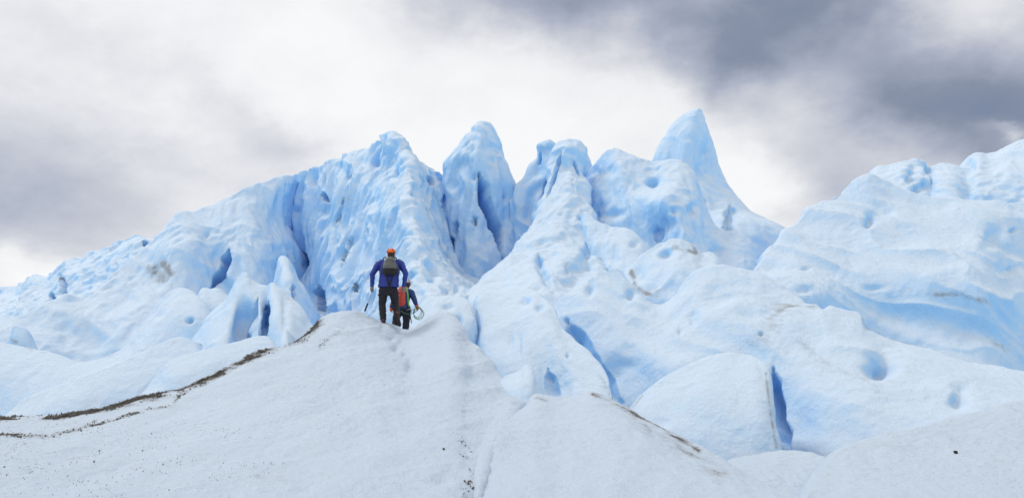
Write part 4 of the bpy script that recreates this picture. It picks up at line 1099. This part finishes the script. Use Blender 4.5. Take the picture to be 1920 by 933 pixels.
SH1 = p1['head'] - Vector(W(733.5, 482, D1 + 0.08))


def at1(px, py, dy):
    return Vector(W(px, py, D1 + dy)) + SH1


# his rucksack: grey top, black lower half, straps
bm = bmesh.new()
loft(bm, [(at1(731, 521, -0.20), 0.150, 0.06), (at1(731, 517, -0.22), 0.175, 0.10), (at1(731, 510, -0.23), 0.17, 0.115), (at1(731, 507, -0.23), 0.165, 0.115)], 18)
rk = solid('rucksack', bm, M_PBLACK, voxel=0.012, smooth=4, fold=0.008, org=tuple(at1(731, 522, -0.18)), seed=9)
thing(rk, 'small grey and black rucksack on the back of the blue-jacketed hiker', 'rucksack')
bm = bmesh.new()
loft(bm, [(at1(731, 509, -0.225), 0.172, 0.125), (at1(731, 503, -0.225), 0.165, 0.135), (at1(731, 497, -0.20), 0.140, 0.115), (at1(731, 490, -0.17), 0.105, 0.085), (at1(731, 486.5, -0.15), 0.07, 0.05)], 18)
solid('upper_panel', bm, M_GREY, rk, voxel=0.012, smooth=4, fold=0.007, seed=10)
bm = bmesh.new()
pts = [at1(731, 496.5, -0.335) + Vector((0.10 * (k / 6 - 1), 0.02 * abs(k / 6 - 1), 0.05 * (1 - (k / 6 - 1) ** 2))) for k in range(13)]
capsule(bm, pts, [0.006] * 13, 6)
solid('zip', bm, M_PBLACK, rk)
for sg in (-1, 1):
    bm = bmesh.new()
    capsule(bm, [at1(731 + sg * 8, 487, -0.12), at1(731 + sg * 12, 489, 0.0), at1(731 + sg * 13, 496, 0.16)], (0.022, 0.026, 0.026), 8, 0.5)
    capsule(bm, [at1(731 + sg * 11, 500, -0.20), at1(731 + sg * 16.5, 510, -0.16), at1(731 + sg * 18, 517, -0.12)], (0.012, 0.012, 0.012), 8)
    solid('strap', bm, M_GREY, rk)
bm = bmesh.new()
for a, b in (((724, 521), (730, 543)), ((736, 521), (730, 543))):
    capsule(bm, [at1(a[0], a[1], -0.2), at1((a[0] + b[0]) / 2, (a[1] + b[1]) / 2, -0.19), at1(b[0], b[1], -0.17)], (0.017, 0.016, 0.02), 8)
solid('hanging_strap', bm, M_PBLACK, rk)

# walking pole in his left hand
bm = bmesh.new()
h0 = p1['l_hand'] + Vector((0.0, 0.0, -0.01))
h1 = Vector((*W(684, 588, D1 + 0.02)[:2], 0))
h1.z = W(684, 588, D1 + 0.02)[2] + SH1.z
capsule(bm, [h0, h0.lerp(h1, 0.64)], (0.011, 0.010), 10)
pole = solid('walking_pole', bm, M_STEEL, org=tuple(h1))
thing(pole, 'steel pole with black lower end held in the grey-gloved left hand', 'pole')
bm = bmesh.new()
capsule(bm, [h0.lerp(h1, 0.62), h0.lerp(h1, 0.98)], (0.019, 0.021), 10)
solid('pole_sleeve', bm, M_PBLACK, pole)
bm = bmesh.new()
capsule(bm, [h0 + Vector((0, 0, 0.10)), h0], (0.015, 0.013), 10)
solid('pole_grip', bm, M_PBLACK, pole)

D2 = 20.35
hk2, p2 = person('second hiker in navy jacket half hidden ahead of the first', D2, {
    'head': (763, 530, 0.10), 'neck': (761.5, 537, 0.05), 'l_shoulder': (747, 544, 0.0), 'r_shoulder': (770.5, 544, 0.0),
    'l_elbow': (739, 559, -0.03), 'r_elbow': (776.5, 557, -0.05), 'l_wrist': (734, 572, 0.02), 'r_wrist': (781, 569, -0.02),
    'l_hand': (733, 580, 0.05), 'r_hand': (784, 577, -0.02), 'l_hip': (749, 576, -0.02), 'r_hip': (762, 576, -0.02),
    'l_knee': (742, 597, 0.08), 'l_ankle': (738, 621, 0.0), 'r_knee': (762, 600, 0.05), 'r_ankle': (759, 624, -0.04), 'hem': 0.0},
    M_NAVY, M_DARK, M_WHITE, M_OGLOVE, seed=5)
SH2 = p2['head'] - Vector(W(763, 530, D2 + 0.10))


def at2(px, py, dy):
    return Vector(W(px, py, D2 + dy)) + SH2


bm = bmesh.new()
loft(bm, [(at2(753, 571, -0.20), 0.06, 0.06), (at2(753, 566, -0.22), 0.095, 0.09), (at2(753, 556, -0.23), 0.10, 0.10), (at2(753, 545, -0.22), 0.10, 0.10), (at2(753, 538, -0.19), 0.08, 0.08), (at2(753, 534, -0.17), 0.055, 0.05)], 18)
rk2 = solid('rucksack', bm, M_CORAL, voxel=0.012, smooth=4, fold=0.008, org=tuple(at2(755, 571, -0.2)), seed=19)
thing(rk2, 'coral red rucksack on the second hiker, beside the grey glove', 'rucksack')
bm = bmesh.new()
capsule(bm, [at2(753.5, 555, -0.375), at2(753.5, 563, -0.36)], (0.03, 0.03), 10)
solid('pocket', bm, M_CORAL, rk2, voxel=0.01)
for sg in (-1, 1):
    bm = bmesh.new()
    capsule(bm, [at2(756 + sg * 6, 538, -0.12), at2(757 + sg * 7, 540, 0.05), at2(757 + sg * 7.5, 550, 0.16)], (0.02, 0.024, 0.024), 8, 0.5)
    solid('strap', bm, M_GREEN, rk2)
bm = bmesh.new()
capsule(bm, [at2(763.5, 543, -0.17), at2(764.5, 552, -0.19), at2(765, 562, -0.18), at2(767, 571, -0.17)], (0.018, 0.02, 0.018, 0.012), 8)
solid('side_strap', bm, M_GREEN, rk2)

# coiled rope in the second hiker's right hand
bm = bmesh.new()
hc = p2['r_hand']
for k in range(4):
    rx, rz = 0.085 + 0.018 * k, 0.13 + 0.02 * (k % 3)
    tilt = -0.35 + 0.28 * k
    cc = hc + Vector((-0.01 + 0.012 * k, -0.05 - 0.015 * k, -0.10))
    pts = []
    for j in range(25):
        a = j / 24 * 6.2832
        x, z = rx * math.cos(a), rz * math.sin(a)
        pts.append(cc + Vector((x * math.cos(tilt) - z * math.sin(tilt), 0.025 * math.sin(a * 2 + k), x * math.sin(tilt) * 0.5 + z * math.cos(tilt))))
    capsule(bm, pts, [0.0062] * 25, 6)
pts = [hc + Vector((0, -0.05, -0.03)), at2(775, 584, -0.15), at2(766, 585.5, -0.2), at2(758, 584, -0.25), at2(752, 580, -0.27)]
capsule(bm, pts, [0.008] * 5, 6)
rope = solid('coiled_rope', bm, M_ROPE, org=tuple(hc))
thing(rope, 'pale green rope in loose coils hanging from the orange glove', 'rope')

# ice axe hanging at the second hiker's side
bm = bmesh.new()
a0, a1 = at2(767.5, 577, -0.2), at2(771.5, 602, -0.2)
capsule(bm, [a0, a1], (0.012, 0.011), 8)
axe = solid('ice_axe', bm, M_PBLACK, org=tuple(a1))
thing(axe, 'dark ice axe hanging from the second hiker\'s hip', 'ice axe')
bm = bmesh.new()
capsule(bm, [a0 + Vector((-0.07, 0, -0.02)), a0 + Vector((0.0, 0, 0.012)), a0 + Vector((0.08, 0, -0.01))], (0.008, 0.014, 0.011), 8)
solid('axe_head', bm, M_STEEL, axe)

# ------------------------------------------------------------------ grit on the dirty crest, stones
me = slope_l.data
nv = len(me.vertices)
co = np.empty(nv * 3)
me.vertices.foreach_get('co', co)
co = co.reshape(-1, 3)
dv = np.empty(nv)
me.attributes['dirt'].data.foreach_get('value', dv)
pr = np.where(dv > 0.12, dv ** 3.0, 0.0)
clump = np.clip(vnoise(co * 3.5, 77) * 1.6 + 0.55, 0.02, 1) * np.clip(vnoise(co * 12, 78) * 1.5 + 0.5, 0.02, 1)
pr = pr * clump
pr[(co[:, 1] < 6)] = 0
pick = RNG.choice(nv, 22000, p=pr / pr.sum())
qx, qy = project(co)
low = ((qx < 430 + 200 * vnoise(co * 1.5, 80)) & (qx > -60) & (qy > 790) & (qy < 1000)).astype(float) * np.clip(vnoise(co * 2.5, 79) + 0.35, 0, 1)
pick = np.concatenate((pick, RNG.choice(nv, 2500, p=low / low.sum())))
base = co[pick] + RNG.normal(0, 0.012, (len(pick), 3))
n = len(pick)
octa = np.array([(1, 0, 0), (-1, 0, 0), (0, 1, 0), (0, -1, 0), (0, 0, 1), (0, 0, -1)], float)
lg = np.where(np.arange(n) < 22000, math.log(0.0065), math.log(0.0038))
sz = np.minimum(np.exp(RNG.normal(lg, 0.5)), np.where(np.arange(n) < 22000, 0.016, 0.006)).reshape(n, 1, 1) * RNG.uniform(0.5, 1.6, (n, 6, 1))
ang = RNG.uniform(0, 6.28, (n, 3))
ca, sa = np.cos(ang), np.sin(ang)
Rz = np.zeros((n, 3, 3))
Rz[:, 0, 0], Rz[:, 0, 1], Rz[:, 1, 0], Rz[:, 1, 1], Rz[:, 2, 2] = ca[:, 0], -sa[:, 0], sa[:, 0], ca[:, 0], 1
Rx = np.zeros((n, 3, 3))
Rx[:, 0, 0], Rx[:, 1, 1], Rx[:, 1, 2], Rx[:, 2, 1], Rx[:, 2, 2] = 1, ca[:, 1], -sa[:, 1], sa[:, 1], ca[:, 1]
V = np.einsum('nij,nkj->nki', Rz @ Rx, octa[None] * sz) + base[:, None]
Fc = np.array([(0, 2, 4), (2, 1, 4), (1, 3, 4), (3, 0, 4), (2, 0, 5), (1, 2, 5), (3, 1, 5), (0, 3, 5)])
Fa = (Fc[None] + (np.arange(n) * 6)[:, None, None]).reshape(-1, 3)
gm = bpy.data.meshes.new('grit')
gm.vertices.add(n * 6)
gm.vertices.foreach_set('co', V.reshape(-1))
gm.loops.add(len(Fa) * 3)
gm.loops.foreach_set('vertex_index', Fa.reshape(-1).astype(np.int32))
gm.polygons.add(len(Fa))
gm.polygons.foreach_set('loop_start', (np.arange(len(Fa)) * 3).astype(np.int32))
gm.update(calc_edges=True)
gm.materials.append(M_GRIT)
go = bpy.data.objects.new('grit', gm)
COL.objects.link(go)
go['kind'] = 'stuff'
go['label'] = 'dark brown grit along the foreground ice crest'


def stone(px, py, tree, r, label, seed):
    d = Vector(ray(px, py)).normalized()
    hit = tree.ray_cast(Vector((0, 0, 0)), d)
    if not hit[0]:
        return
    bm = bmesh.new()
    bmesh.ops.create_icosphere(bm, subdivisions=2, radius=r)
    for v in bm.verts:
        q = np.array([v.co * (1.2 / r)])
        k = 1 + 0.35 * float(vnoise(q, seed)[0])
        v.co = Vector((v.co.x * k, v.co.y * k, v.co.z * k * 0.9))
        v.co = Vector(max(-r * 0.8, min(r * 0.8, c)) for c in v.co)
        v.co += hit[0] + Vector((0, 0, r * 0.45))
    o = solid('stone', bm, M_STONE, org=tuple(hit[0]))
    for p in o.data.polygons:
        p.use_smooth = False
    thing(o, label, 'stone')


stone(1792, 849, TREE_R, 0.027, 'single black stone lying on the right foreground snow', 3)
stone(832, 842, TREE_L, 0.018, 'tiny dark pebble low on the left foreground slope near the gully', 4)
